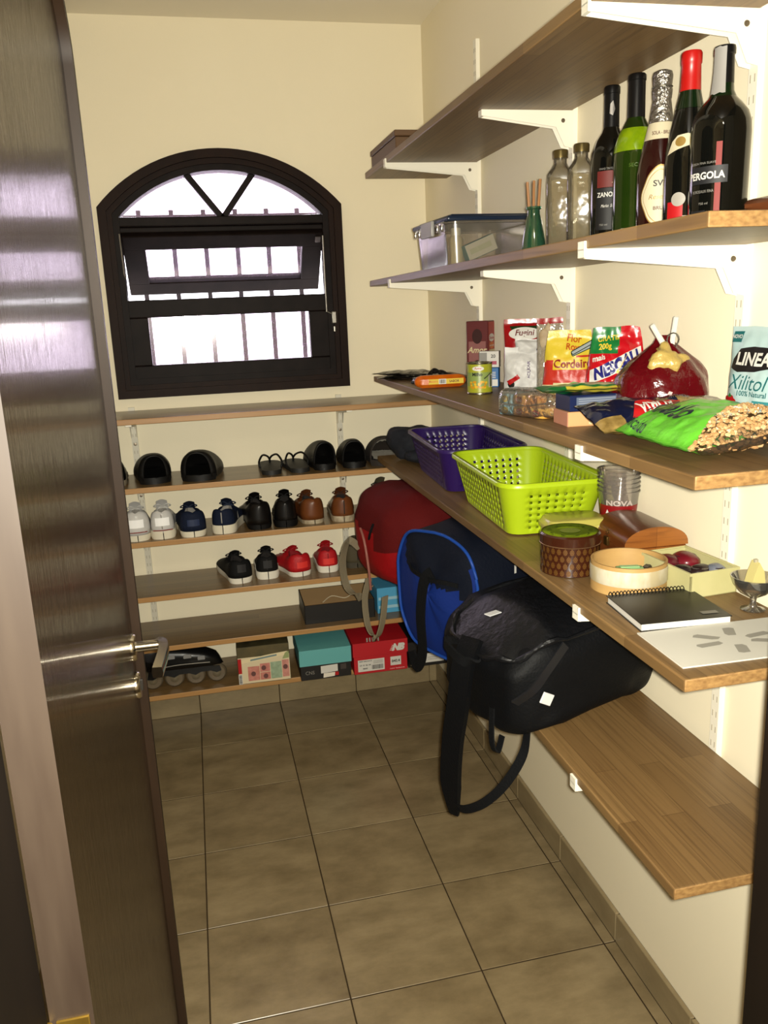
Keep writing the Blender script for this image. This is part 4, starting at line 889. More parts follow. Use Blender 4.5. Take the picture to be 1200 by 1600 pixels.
for i in range(9):
    a = 2*PI*i/9; e_ = rotp(ell(.040*math.cos(a), .040*math.sin(a), .005, .0025, 10), a*2, .04*math.cos(a), .04*math.sin(a)); k = len(v); v += e_; f.append(list(range(k, k+10)))
lay('lid_leaves', v, f, flat_top(.0805), M('leaf_dark', (54,70,20), .4), o, .0009); patch('lid_disc', ell(0, 0, .020, .018), flat_top(.0805), M('lid_pale', (140,150,70), .35), o, .0008)
# wooden chest
o = thing('wooden_chest', 'small wooden chest with a domed lid behind the round tin', 'chest', (.957, -1.474, ZK), -2)
ch = wood('chest_wood', (124,66,28), (106,54,22), 'y', rough=.3, row=.2, length=1, grain=(180, 8), dark=(70,34,14)); che = wood('chest_end', (170,104,44), (150,88,36), 'x', rough=.35, row=.2, length=1, grain=(190, 9), dark=(110,60,24))
mb = MB(); mb.rbox(-.066, .066, -.073, .073, 0, .045, .002, 1); q = mb.build('box', [ch, che], o)
for p_ in q.data.polygons:
    if p_.normal.y < -.8: p_.material_index = 1
pts = [(.068*math.cos(PI*i/18), .046+.040*math.sin(PI*i/18)**.8) for i in range(19)]
q = MB().poly(pts, -.075, .075).build('lid', [ch, che], o, angle=30)
for p_ in q.data.polygons:
    if p_.normal.y < -.8: p_.material_index = 1
MB().rbox(-.072, -.066, -.008, .008, .036, .054, .001).build('clasp', M('old_brass', (110,80,36), .4, .8), o)
v = []; f = []
for i in range(8):
    a = 2*PI*i/8; e_ = [(.003*math.cos(a+.4), .062+.003*math.sin(a+.4)), (.012*math.cos(a), .062+.012*math.sin(a)), (.003*math.cos(a-.4), .062+.003*math.sin(a-.4))]; k = len(v); v += e_; f.append([k, k+1, k+2])
lay('star_inlay', v, f, lambda a, b: (-.0655+.35*(b-.062), -a, b), M('inlay_dark', (44,22,12), .5), o, .0022)
# round wooden box
o = thing('round_wooden_box', 'open round wooden box with a white band holding odds and ends', 'box', (.855, -1.620, ZK), 0)
lw = M('light_wood', (216,176,110), .5, noise_=((20,20,60), (198,154,92), .3)); R2 = .069
MB().lathe([(0,0),(R2,0),(R2,.054),(R2-.004,.054),(R2-.004,.004),(0,.004)], 48, caps=False).build('box', lw, o)
MB().lathe([(R2+.0008,.018),(R2+.0012,.019),(R2+.0012,.046),(R2+.0008,.047)], 48, caps=False).build('white_band', M('birch_white', (230,222,200), .5, noise_=((40,40,20), (206,190,150), .15)), o)
for i, (x, y, w, d, hgt, rz, c) in enumerate(((-.028,.0,.034,.02,.020,20,(26,24,26)), (.0,-.004,.05,.018,.026,-15,(150,196,130)), (.005,.02,.05,.016,.016,8,(210,206,190)), (.038,.0,.022,.014,.022,40,(60,50,40)), (-.01,-.03,.034,.014,.014,-30,(180,120,70)), (.03,-.028,.03,.012,.012,15,(90,110,60)))):
    t_ = thing('trinket', ['black', 'pale green', 'off-white', 'dark brown', 'tan', 'olive'][i]+' trinket lying in the round wooden box', 'trinket', (.855+x, -1.620+y, ZK+.0045+.008), rz, 'odds and ends in the round box')
    MB().rbox(-w/2, w/2, -d/2, d/2, 0, hgt, .003, 2).build('body', M('trinket_%d' % i, c, .4), t_)
    MB().rbox(-w*.35, w*.35, -d*.35, d*.35, hgt, hgt+.0015, .0006, 1).build('face', M('trinket_face_%d' % i, [min(255, q+40) for q in c], .4), t_)
# cream tin box with things in it
o = thing('cream_tin_box', 'open cream metal box holding dark trinkets, at the near wall', 'box', (.962, -1.645, ZK), 4)
ct = M('cream_enamel', (226,218,160), .4, noise_=((16,16,16), (206,200,140), .25)); dk = M('dark_lining', (34,26,24), .6); a_, b_, h_ = .049, .074, .046
mb = MB(); mb.rbox(-a_, a_, -b_, b_, 0, .003, .001, 1)
for x0, x1, y0, y1 in ((-a_, a_, -b_, -b_+.003), (-a_, a_, b_-.003, b_), (-a_, -a_+.003, -b_, b_), (a_-.003, a_, -b_, b_)): mb.box(x0, x1, y0, y1, .001, h_)
mb.build('box', ct, o); MB().sweep([(-a_-.001,-b_-.001,h_), (a_+.001,-b_-.001,h_), (a_+.001,b_+.001,h_), (-a_-.001,b_+.001,h_)], [(-.0025,-.003),(.0025,-.003),(.0025,.002),(-.0025,.002)], closed=True).build('rim', ct, o)
MB().box(-a_+.003, a_-.003, -b_+.003, b_-.003, .0032, .012).build('lining', dk, o, smooth=False)
for i, (x, y, sx, sy, sz, c, l) in enumerate(((-.022,.036,.045,.05,.036,(92,16,30),'wine red pouch at the far end of the cream box'), (.014,.03,.05,.06,.038,(120,22,36),'crimson pouch in the cream box'), (-.022,-.018,.04,.04,.032,(36,24,24),'black round case in the cream box'), (.004,-.034,.045,.035,.034,(44,28,28),'dark case with a silver ring in the cream box'), (.028,-.046,.034,.034,.036,(120,124,136),'grey rounded lid in the cream box'))):
    t_ = thing('keepsake', l, 'keepsake', (.962+x, -1.645+y, ZK+.0125), 0, 'things in the cream box'); softbox(sx, sy, sz, .8, .8, 24, 14, .002, 40, i).build('body', M('keepsake_%d' % i, c, .35, coat=.2), t_)
    MB().tube([(sx*.36*math.cos(2*PI*k/20), sy*.36*math.sin(2*PI*k/20), sz*.86) for k in range(20)], .0013, 5, closed=True).build('ring', M('keepsake_ring', (170,164,156), .3, .8) if i == 3 else M('keepsake_seam', (50,30,34), .5), t_)
# spiral notebook
o = thing('spiral_notebook', 'black covered spiral notebook with a silver sticker', 'notebook', (.846, -1.762, ZK), -5)
MB().box(-.076, .076, -.072, .062, .0015, .0125).build('pages', M('page_white', (238,234,222), .6), o, smooth=False)
cv = M('black_cover', (22,20,20), .35); MB().box(-.078, .078, -.074, .066, .0125, .0138).build('cover', cv, o, smooth=False); MB().box(-.078, .078, -.074, .066, 0, .0014).build('back_cover', cv, o, smooth=False)
wm = M('black_wire', (24,22,22), .35, .5)
for i in range(22):
    x = -.070+i*.0067; MB().tube([(x+.0006*math.sin(t), .066+.0078*math.cos(t), .0098+.0092*math.sin(t)) for t in [2*PI*k/12 for k in range(12)]], .0009, 5, closed=True).build('coil', wm, o)
patch('sticker', rect(.036, .064, -.058, -.046), flat_top(.0139), M('silver_sticker', (150,148,144), .35, .5), o)
# placemat
o = thing('paper_sheet', 'white sheet with grey strokes radiating like a sun, nearest the shelf end', 'sheet', (.865, -1.906, ZK), -2)
MB().box(-.115, .145, -.068, .068, 0, .0022).build('sheet', M('sheet_white', (232,228,214), .55), o, smooth=False)
gs = M('stroke_grey', (168,164,152), .55)
for i, a in enumerate((0.30, 1.35, 2.45, 3.35, 4.55, 5.85)):
    v_ = [(.022,-.007),(.056,-.010),(.060,-.004),(.058,.006),(.030,.008),(.022,.004)]
    patch('stroke', [(p_[0]*1.15, p_[1]*.8) for p_ in rotp(v_, a)], flat_top(.0022, .012, .0), gs, o, .0004)
# glass dessert bowl with cheese-like wedge
o = thing('glass_bowl', 'small footed glass bowl at the near end of the basket shelf', 'bowl', (.987, -1.80, ZK), 0)
gb = film('bowl_glass', (244,242,234), .6, .05, .04)
MB().lathe([(.018,0),(.020,.002),(.008,.006),(.0045,.014),(.0055,.022),(.022,.032),(.033,.046),(.038,.060),(.0365,.060),(.031,.047),(.020,.034),(0,.030)], 36, caps=False).build('bowl', gb, o)
t_ = thing('cheese_wedge', 'pale yellow wedge standing in the glass bowl', 'wedge', (.987, -1.80, ZK+.036), 0); MB().poly([(-.016,0),(.016,0),(.010,.034),(.0,.05),(-.008,.03)], -.010, .010).build('wedge', M('pale_wax', (228,214,140), .5), t_); MB().rbox(-.003, .003, -.003, .003, .048, .054, .001).build('wick', M('wick', (200,190,160), .6), t_)

# ================================================================== bags on the lowest right-hand shelf
ZL = SHZ['low']
ALB = .75
webbing = M('grey_webbing', (134,122,98), .8, bump=((200,200,200), .5, .003)); dkweb = M('black_webbing', (13,14,16), .8, spec=.15, bump=((240,240,240), .5, .003))
# red sports bag
o = thing('red_bag', 'red fabric bag with grey straps hanging off the low shelf', 'bag', (.785, -.41, ZL), 10)
redc = M('red_nylon', (160,16,20), .6, spec=.2, noise_=((10,10,10), (140,12,18), .3), bump=((120,120,120), .25, .003)); dred = M('dark_red_mesh', (90,16,16), .8, spec=.15, bump=((400,400,400), .5, .003))
def sag(x0, amt):
    def fn(x, y, z):
        k = max(0, (x0-x))/.1; return (x, y, z-amt*min(k, 1.4)*(1 if z < .16 else .35))
    return fn
mb = softbox(.40, .40, .305, .55, .7, 64, 40, .010, 9, 3, sag(-.10, .03))
q = mb.build('body', [redc, dred], o, angle=70)
for p_ in q.data.polygons:
    c = p_.center
    if c.z > .175+.04*math.sin(c.y*9) and c.x < .1: p_.material_index = 1
MB().strap(spl([(-.196,.06,.10),(-.222,.10,.12),(-.235,.13,.04),(-.225,.125,-.05),(-.20,.06,-.07),(-.19,.0,-.02)], 6), .030, .003, up=(.5,-1,0)).build('strap', webbing, o)
MB().strap(spl([(-.20,-.02,.02),(-.222,-.03,-.04),(-.228,-.06,-.12),(-.222,-.11,-.15),(-.21,-.14,-.09),(-.20,-.15,-.0)], 6), .026, .003, up=(.5,-1,0)).build('strap', webbing, o)
MB().tube(spl([(-.222,-.02,.19),(-.230,-.07,.16),(-.226,-.085,.08),(-.216,-.07,.0)], 8), .004, 8).build('piping', M('pale_piping', (150,92,80), .6), o)
MB().tube(spl([(-.21,-.10,.22),(-.226,-.115,.20),(-.226,-.10,.175)], 5), .004, 8).build('zip_pull', dkweb, o)
# blue duffel
o = thing('blue_duffel_bag', 'blue and navy duffel bag pushed diagonally onto the low shelf', 'bag', (.848, -.888, ZL), 24)
bluec = M('blue_nylon', (20,44,116), .6, spec=.2, noise_=((8,8,8), (18,42,112), .3), bump=((140,140,140), .25, .003)); navc = M('navy_nylon', (14,19,32), .6, spec=.2, bump=((140,140,140), .3, .003)); bpip = M('blue_piping', (28,68,150), .5, spec=.2)
def dshape(t):
    """D outline of the end, t 0..1 round; returns (y, z)"""
    a = 2*PI*t; return (.158*spow(math.cos(a), .72), .148+.150*spow(math.sin(a), .62))
def duf(u, v):
    y, z = dshape(u); x = -.19+.31*v; k = 1+.05*math.sin(PI*v)
    n_ = .010*nz(x*9, y*9, z*9); y = y*k+n_; z = .155+(z-.155)*k*.99+n_
    dz = -.045*max(0, (-.06-x)/.13) * (1 if z < .15 else .25)
    return (x+.006*nz(y*12, z*12, 2), y, z+dz)
MB().grid(duf, 56, 20, cu=True).build('body', navc, o, angle=70)
def endf(u, v):
    y, z = dshape(u); b0 = Vector(duf(u, 0)); c = Vector((-.222, 0, .135)); p_ = b0.lerp(c, v); p_.x = b0.x-(.034)*(1-(1-v)**2)+.006*nz(p_.y*14, p_.z*14, 7); return tuple(p_)
q = MB().grid(endf, 56, 12, cu=True).build('end_panel', [bluec, navc], o, angle=70)
for p_ in q.data.polygons:
    c = p_.center
    if c.z > .168+.02*math.sin(c.y*10) and abs(c.y+.01) < .125: p_.material_index = 1
for vv, nm in ((0.0, 'piping'), (.98, 'piping')):
    if vv < .5: MB().tube([(duf(i/56, 0)[0]-.003, duf(i/56, 0)[1]*1.01, duf(i/56, 0)[2]+(.003 if math.sin(2*PI*i/56) > 0 else -.003)) for i in range(56)], .0042, 8, closed=True).build(nm, bpip, o)
MB().strap(spl([(-.232,-.03,.20),(-.240,-.005,.17),(-.246,.005,.08),(-.238,.012,-.03),(-.23,.05,-.085),(-.225,.075,-.05)], 6), .034, .004, up=(1,0,0)).build('strap', dkweb, o)
MB().strap(spl([(-.21,.09,.19),(-.228,.05,.185),(-.238,-.03,.182),(-.232,-.075,.185),(-.215,-.11,.18)], 5), .012, .003, up=(1,0,0)).build('zip', dkweb, o)
S = lambda a, b: (-.10+a, -.168-.004, .18+b)
letters('l', S, .02, .030, .022, WHT, o, w=.007, bold=.04, eps=.004); letters('D', S, .07, .032, .024, WHT, o, w=.022, bold=.05, eps=.004)
# black backpack
o = thing('black_backpack', 'black backpack lying on the low shelf with straps dangling', 'backpack', (.826, -1.318, ZL), 12)
blk = M('black_nylon', (10,11,14), .6, spec=.18, noise_=((6,6,6), (7,8,10), .3), bump=((180,180,180), .3, .003)); gl = M('glossy_black_nylon', (14,15,18), .42, spec=.35, bump=((60,60,60), .5, .006)); refl = M('reflective_tape', (235,235,235), .25, 0, 1.0)
def bpdef(x, y, z):
    k = max(0, (-.10-x)/.12); z2 = z*(1-.18*min(k, 1.2))-(.05*min(k, 1.3) if z < .12 else .025*min(k, 1.3))
    return (x, y*(1-.08*k), z2+(.012*math.sin(x*14)*(z/.2)))
mb = softbox(.40, .36, .215, .34, .36, 72, 44, .010, 8, 9, bpdef); mb.build('body', blk, o, angle=70)
# front pocket lying on top, its edge gathered
def pk(u, v):
    a = 2*PI*u; r = min(1, v*1.02); x = -.02+.19*r*spow(math.cos(a), .55); y = -.015+.155*r*spow(math.sin(a), .6)
    z = .205+.038*(1-r**3.2)+.006*nz(x*14, y*14, 4)+.005*math.sin(a*9)*r**6
    p_ = bpdef(x, y, z); return p_
MB().grid(pk, 64, 14, cu=True).build('front_pocket', gl, o, angle=70)
MB().tube([Vector(pk(i/64, 1))+Vector((0, 0, .002)) for i in range(64)], .006, 8, closed=True, scales=[1+.35*math.sin(i*1.7) for i in range(64)]).build('pocket_seam', gl, o)
MB().strap(spl([(-.205,-.02,.17),(-.235,-.03,.12),(-.245,-.02,.02),(-.248,.0,-.07),(-.250,.01,-.165),(-.250,.005,-.22),(-.248,0,-.255)], 7), .056, .012, up=(1,.25,0), scales=[1]*30+[(1-.045*i, 1-.05*i) for i in range(13)]).build('shoulder_strap', blk, o)
MB().strap(spl([(-.248,.004,-.232),(-.242,-.04,-.22),(-.222,-.09,-.18),(-.195,-.13,-.12),(-.165,-.15,-.05),(-.14,-.13,.0)], 7), .020, .003, up=(1,.3,.3)).build('lower_strap', dkweb, o)
MB().strap(spl([(-.215,-.11,.05),(-.225,-.125,-.02),(-.215,-.13,-.04),(-.20,-.125,-.01)], 5), .018, .003, up=(1,0,0)).build('strap_end', dkweb, o)
MB().strap(spl([(-.218,.03,.15),(-.25,.02,.155),(-.25,-.05,.14),(-.215,-.06,.135)], 5), .022, .006, up=(1,0,0)).build('grab_handle', dkweb, o)
MB().rbox(-.014, .014, -.002, .002, -.012, .012, .001, 1, T=Matrix.Translation((-.135,-.190,.085)) @ Matrix.Rotation(.5, 4, 'Y')).build('reflector', refl, o); MB().rbox(-.022, .012, -.009, .009, -.001, .001, .0005, 1, T=Matrix.Translation((-.165,-.045,.228)) @ Matrix.Rotation(.2, 4, 'Z')).build('reflector', refl, o)
MB().strap(spl([(-.08,-.176,.185),(-.13,-.182,.14),(-.16,-.178,.105),(-.185,-.150,.07)], 6), .02, .004, up=(0,1,0)).build('side_strap', M('slate_panel', (26,27,31), .45), o)
# ================================================================== shoes
ALB = .95
WTAB = [(0,0),(.008,.34),(.025,.56),(.06,.74),(.12,.84),(.25,.86),(.4,.85),(.55,.92),(.7,1.0),(.82,.95),(.91,.74),(.965,.46),(.99,.22),(1,0)]
SEC = [0,.006,.02,.045,.08,.12,.18,.25,.32,.39,.45,.5,.54,.6,.67,.74,.81,.87,.92,.96,.985,1.0]
def shoe(name, label, loc, up, so, li, la, L=.275, W=.098, hh=.085, st=.026, rz=0, side=1, group=None, cat='shoe', tongue=True, laces=True, mouth=.62, heel=None, logo=None, flat_heel=False, collar=1.0, tilt=0):
    o = thing(name, label, cat, loc, rz, group)
    HT = [(0,.90*collar),(.05,1.0*collar),(.14,.93*collar),(.25,.78),(.36,.72),(.46,.86),(.54,.80),(.66,.62),(.8,.50),(.92,.42),(1,.28)]
    OT = [(0,0),(.02,0),(.05,.45),(.1,mouth),(.3,mouth),(.4,mouth*.75),(.47,.25),(.50,0),(1,0)]
    cx = lambda s: side*.010*math.sin(PI*max(0, s-.3)/1.4)
    wd = lambda s: W/2*interp(WTAB, s)
    def outer(s, f, sg):
        w = wd(s); o_ = w*interp(OT, s); h = hh*interp(HT, s)
        a = f*PI/2; bul = 1+.05*math.sin(PI*f)
        return (cx(s)+sg*(o_+(w-o_)*abs(math.cos(a))**.75*bul), L*s, st*.75+(max(h, st)-st*.75)*math.sin(a)**.85)
    def prof(s):
        w = wd(s); o_ = w*interp(OT, s); h = max(hh*interp(HT, s), st)
        lp = [outer(s, k/7, -1) for k in range(8)]; rp_ = [outer(s, k/7, 1) for k in range(8)]
        fl = min(st+.008, h-.004)
        inn = [(cx(s)-max(o_-.004, 0), L*s, h-.003), (cx(s)-max(o_-.006, 0)*.95, L*s, fl+.01), (cx(s)-o_*.5, L*s, fl), (cx(s)+o_*.5, L*s, fl), (cx(s)+max(o_-.006, 0)*.95, L*s, fl+.01), (cx(s)+max(o_-.004, 0), L*s, h-.003)]
        return lp+inn+list(reversed(rp_))
    P = [prof(s) for s in SEC]; k = len(P[0]); mb = MB(); v = [p for q in P for p in q]; f = []; ms = []
    for i in range(len(P)-1):
        for j in range(k-1): f.append((i*k+j, i*k+j+1, (i+1)*k+j+1, (i+1)*k+j)); ms.append(1 if 7 <= j <= 13 else 0)
    mb.add(v, f, ms); q = mb.build('upper', [up, li], o, angle=55)
    # sole
    def sol(s):
        w = wd(s)*1.05+.0015; z0 = .010*max(0, (s-.78)/.22)**2; t = st*(1 if not flat_heel else (1 if s < .28 else .45)); zb = (0 if not flat_heel else (0 if s < .28 else st*.3)); t = st
        return [(cx(s)-w*.94, L*s, zb+z0), (cx(s)-w*1.02, L*s, (st*.45)+z0*.8), (cx(s)-w, L*s, t), (cx(s)+w, L*s, t), (cx(s)+w*1.02, L*s, (st*.45)+z0*.8), (cx(s)+w*.94, L*s, zb+z0)]
    P = [sol(s) for s in SEC]; v = [p for q_ in P for p in q_]; f = []
    for i in range(len(P)-1):
        for j in range(6): f.append((i*6+j, i*6+(j+1) % 6, (i+1)*6+(j+1) % 6, (i+1)*6+j))
    MB().add(v, f).build('sole', so, o, angle=50)
    if tongue:
        MB().grid(lambda u, t: (cx(.45)+(u-.5)*W*.46*(1-.15*t), L*(.52-.14*t), hh*(.80+.36*t)+.006*math.sin(PI*u)), 8, 6).build('tongue', up if laces else li, o, angle=60)
        o.children[-1].modifiers.new('t', 'SOLIDIFY').thickness = .004
    if laces:
        for i in range(4):
            s = .50+.045*i; h = hh*interp(HT, s)+.003; w = wd(s)*.42
            MB().tube([(cx(s)-w, L*s, h-.006), (cx(s)-w*.5, L*s+.004, h), (cx(s)+w*.5, L*(s+.012), h), (cx(s)+w, L*(s+.02), h-.006)], .0024, 6).build('lace', la, o)
        s = .49; h = hh*interp(HT, s)+.006
        for sg in (-1, 1): MB().tube(spl([(cx(s), L*s, h), (cx(s)+sg*.016, L*s-.012, h+.012), (cx(s)+sg*.030, L*s-.004, h+.004), (cx(s)+sg*.018, L*s+.006, h-.002), (cx(s), L*s+.002, h)], 5), .0022, 6).build('lace_bow', la, o)
    Sh = lambda a, b: heel_pt(a, b)
    def heel_pt(a, b):
        # back of the heel, a across, b up
        t = abs(a)*1.12/(W/2); s = 0
        for (s0, w0), (s1, w1) in zip(WTAB, WTAB[1:7]):
            if t <= w1: s = s0+(s1-s0)*(t-w0)/(w1-w0); break
        else: s = .12
        return (a, L*s-.001, b)
    if heel: 
        m_, z0, z1, wid = heel; patch('heel_tab', rect(-wid/2, wid/2, z0, z1), heel_pt, m_, o, .004, maxlen=.006)
    if logo:
        m_, sg, pts = logo
        v = [outer(a, b, sg) for a, b in pts]; c = Vector((sg, 0, .15))
        MB().add([Vector(p)+c.normalized()*.002 for p in v], [tuple(range(len(v)))]).build('logo', m_, o)
    return o
# -------- shelf 3: four pairs of sneakers and shoes
Z3 = BZ[2]; Z4 = BZ[3]; Z2 = BZ[1]
gw = M('pale_grey_leather', (206,204,200), .35, noise_=((20,20,20), (186,184,182), .3)); wsole = M('off_white_rubber', (214,206,184), .6); lin_g = M('grey_lining', (150,146,140), .9); lacew = M('grey_lace', (190,188,182), .8); rtape = M('bright_heel_reflector', (255,255,255), .2, 0, 1.0)
A3 = 'sneakers and shoes on the third shelf'
for x, l, sd in ((-.147, 'pale grey sneaker with shiny heel, nearest the door', -1), (-.058, 'pale grey sneaker with shiny heel, beside the navy sneakers', 1)):
    o = shoe('sneaker', l, (x, .018, Z3), gw, wsole, lin_g, lacew, .258, .098, .104, .030, 2, sd, A3, heel=(rtape, .050, .080, .046)); MB().tube(spl([(-.034,.006,.033),(0,-.004,.0335),(.034,.006,.033)], 5), .002, 6).build('red_line', M('sole_red_line', (130,50,40), .5), o)
nv = M('navy_mesh', (18,26,46), .75, spec=.2, bump=((300,300,300), .4, .003)); lacen = M('navy_lace', (30,40,60), .8)
shoe('sneaker', 'navy sneaker standing straight with grey lining and white sole', (.050, .004, Z3), nv, wsole, lin_g, lacen, .278, .102, .092, .030, 4, -1, A3, heel=(M('navy_heel', (34,46,76), .4), .042, .066, .04))
shoe('sneaker', 'navy sneaker turned outwards, beside the black leather shoes', (.152, .010, Z3), nv, wsole, lin_g, lacen, .265, .100, .092, .032, -11, 1, A3, logo=(WHT, 1, [(.30,.15),(.36,.5),(.40,.55),(.36,.15)]))
bkl = M('black_leather', (14,12,11), .35, spec=.4); bks = M('black_rubber', (12,11,10), .6, spec=.2); lin_b = M('dark_lining_shoe', (40,36,34), .9); laceb = M('black_lace', (18,17,16), .8)
shoe('leather_shoe', 'black leather lace-up shoe next to the navy sneakers', (.290, .020, Z3), bkl, bks, lin_b, laceb, .280, .098, .100, .026, 3, -1, A3, flat_heel=True); shoe('leather_shoe', 'black leather lace-up shoe next to the brown shoes', (.384, .018, Z3), bkl, bks, lin_b, laceb, .280, .098, .102, .026, -3, 1, A3, flat_heel=True)
brl = M('brown_leather_shoe', (112,62,28), .38, noise_=((14,14,14), (86,44,18), .3), coat=.2); brs = M('pale_worn_sole', (190,176,148), .7, noise_=((40,40,20), (120,100,74), .2)); lacebr = M('brown_lace', (60,34,18), .8)
shoe('leather_shoe', 'brown leather shoe with pale sole, left of its pair', (.492, .030, Z3), brl, brs, lin_b, lacebr, .262, .096, .094, .022, 6, -1, A3); shoe('leather_shoe', 'brown leather shoe with pale sole, right of its pair', (.602, .020, Z3), brl, brs, lin_b, lacebr, .262, .100, .094, .022, -3, 1, A3)
olv = M('olive_suede', (72,64,44), .8); shoe('boot', 'olive shoe with a trailing lace above the red bag', (.785, .03, Z3), olv, M('olive_sole', (60,54,40), .7), lin_b, laceb, .26, .10, .115, .026, 10, 1, A3)
# -------- shelf 4
A4 = 'sneakers on the fourth shelf'
bmesh_ = M('black_mesh', (18,18,18), .75, spec=.2, bump=((300,300,300), .4, .003)); wso = M('white_rubber', (222,216,200), .5)
sw = [(.34,.18),(.44,.30),(.58,.46),(.62,.52),(.50,.40),(.40,.34),(.33,.30)]
shoe('sneaker', 'black sneaker with a white side mark and white sole', (.207, .040, Z4), bmesh_, wso, lin_b, laceb, .262, .098, .086, .030, 8, -1, A4, logo=(WHT, -1, sw), heel=(M('black_tab', (40,40,42), .4), .045, .075, .03)); shoe('sneaker', 'black sneaker with white sole, beside the red pair', (.306, .058, Z4), bmesh_, wso, lin_b, laceb, .225, .096, .090, .030, 0, 1, A4, heel=(M('black_tab', (40,40,42), .4), .045, .075, .03))
rmesh = M('red_mesh', (188,24,30), .55, bump=((300,300,300), .4, .003), noise_=((10,10,10), (164,16,24), .3)); lacer = M('red_lace', (150,20,26), .8); lin_r = M('red_lining', (128,20,26), .9)
shoe('sneaker', 'red sneaker with a black side mark, turned outwards', (.436, .050, Z4), rmesh, wso, lin_r, lacer, .235, .098, .084, .026, 14, -1, A4, logo=(INK, -1, sw), heel=(M('red_tab', (214,50,44), .5), .034, .058, .04)); shoe('sneaker', 'red sneaker standing straight with its laces showing', (.540, .060, Z4), rmesh, wso, lin_r, lacer, .222, .092, .088, .026, 0, 1, A4, heel=(M('red_tab', (214,50,44), .5), .034, .058, .04))
shoe('shoe', 'dark olive shoe half hidden behind the red bag', (.655, .080, Z4), olv, M('olive_sole', (60,54,40), .7), lin_b, laceb, .20, .10, .092, .022, 0, 1, A4)
# -------- shelf 2
A2 = 'black footwear on the second shelf'
rub = M('black_foam', (15,14,13), .5, spec=.3)
def slide(name, label, x, y, L, W, h, rz, mat, lining=None, thick=.024, low=False, inner_fur=None, band=(.42, .98)):
    o = thing(name, label, 'slipper', (x, y, Z2), rz, A2)
    wt = [(0,.0),(.03,.5),(.10,.82),(.3,.80),(.6,.95),(.8,.98),(.93,.70),(.985,.35),(1,0)]
    ss = [0,.015,.03,.06,.1,.2,.3,.45,.6,.7,.8,.88,.93,.965,.985,1]
    v = []; f = []
    for s in ss:
        w = W/2*interp(wt, s); v += [(-w*.95, L*s, 0), (-w, L*s, thick*.5), (-w, L*s, thick), (-w*.88, L*s, thick-.004), (w*.88, L*s, thick-.004), (w, L*s, thick), (w, L*s, thick*.5), (w*.95, L*s, 0)]
    for i in range(len(ss)-1):
        for j in range(8): f.append((i*8+j, i*8+(j+1) % 8, (i+1)*8+(j+1) % 8, (i+1)*8+j))
    MB().add(v, f).build('footbed', mat, o, angle=50)
    def bandf(u, t, k=1.0):
        s = band[0]+(band[1]-band[0])*t; w = W/2*max(interp(wt, s), .3)*1.04*k; a = PI*u
        hz_ = max(h*(1-.80*t**3), thick*.8); return (w*spow(math.cos(a), .8), L*s-.018*math.sin(a)*(1-t), thick*.55+(hz_-thick*.55)*math.sin(a)**.75*k)
    q = MB().grid(bandf, 24, 12).build('upper_band', mat, o, angle=60); m_ = q.modifiers.new('t', 'SOLIDIFY'); m_.thickness = .006; m_.offset = -1
    if inner_fur: 
        q = MB().grid(lambda u, t: tuple(Vector(bandf(u, t*.9+.02, .90))+Vector((.002*nz(u*30, t*30, 0), .002*nz(u*30, t*30, 5), .002*nz(u*30, t*30, 9)))), 30, 14).build('fur_lining', inner_fur, o, angle=80)
        MB().grid(lambda u, t: ((u-.5)*W*.78*interp(wt, t*.9+.05), L*(t*.9+.05), thick-.001+.004*nz(u*26, t*40, 3)+.004), 18, 22).build('fur_insole', inner_fur, o, angle=80)
    return o
slide('slipper', 'black rubber clog, left of the widest dark pair', -.066, .045, .235, .135, .106, 6, rub, band=(.05,.98)); slide('slipper', 'black rubber clog, right of the widest dark pair', .082, .030, .24, .15, .108, -7, rub, band=(.05,.98))
slide('slipper', 'black slide sandal beside the flip-flops', .550, .045, .235, .102, .106, 4, rub, band=(.10,.98)); slide('slipper', 'black slide sandal beside the fur-lined slipper', .658, .040, .235, .108, .104, -4, rub, band=(.10,.98))
slide('slipper', 'dark slipper with white fleece lining at the right end', .775, .030, .23, .14, .108, -8, M('dark_brown_suede', (40,32,26), .8), inner_fur=M('white_fleece', (206,200,186), .95, bump=((300,300,300), .8, .004)), band=(.12,.96))
o = thing('slipper', 'black shoe mostly hidden behind the door edge', 'shoe', (-.205, .06, Z2), 4, A2); o_ = o
bpy.data.objects.remove(o)
shoe('leather_shoe', 'black shoe mostly hidden behind the door edge', (-.212, .05, Z2), bkl, M('grey_worn_sole', (120,110,92), .6), lin_b, laceb, .24, .10, .098, .020, 2, -1, A2, laces=False, tongue=False)
for x, l, sd in ((.346, 'black flip-flop with thin looped straps, left one', -1), (.455, 'black flip-flop with thin looped straps, right one', 1)):
    o = thing('flip_flop', l, 'flip-flop', (x, .035, Z2), 3*sd, A2); L, W = .235, .092
    wt = [(0,.0),(.03,.45),(.10,.76),(.3,.80),(.6,.95),(.8,.98),(.93,.70),(.985,.35),(1,0)]; ss = [0,.015,.03,.06,.1,.2,.3,.45,.6,.7,.8,.88,.93,.965,.985,1]; v = []; f = []
    for s in ss: w = W/2*interp(wt, s); v += [(-w, L*s, 0), (-w, L*s, .017), (w, L*s, .017), (w, L*s, 0)]
    for i in range(len(ss)-1):
        for j in range(4): f.append((i*4+j, i*4+(j+1) % 4, (i+1)*4+(j+1) % 4, (i+1)*4+j))
    MB().add(v, f).build('footbed', M('black_flip_sole', (30,29,27), .6), o, angle=50)
    for sg in (-1, 1): MB().tube(spl([(sg*W*.42, L*.36, .014), (sg*W*.46, L*.40, .036), (sg*W*.30, L*.52, .056), (sg*W*.10, L*.66, .047), (0, L*.74, .030), (0, L*.76, .016)], 6), .0038, 8).build('strap', rub, o)
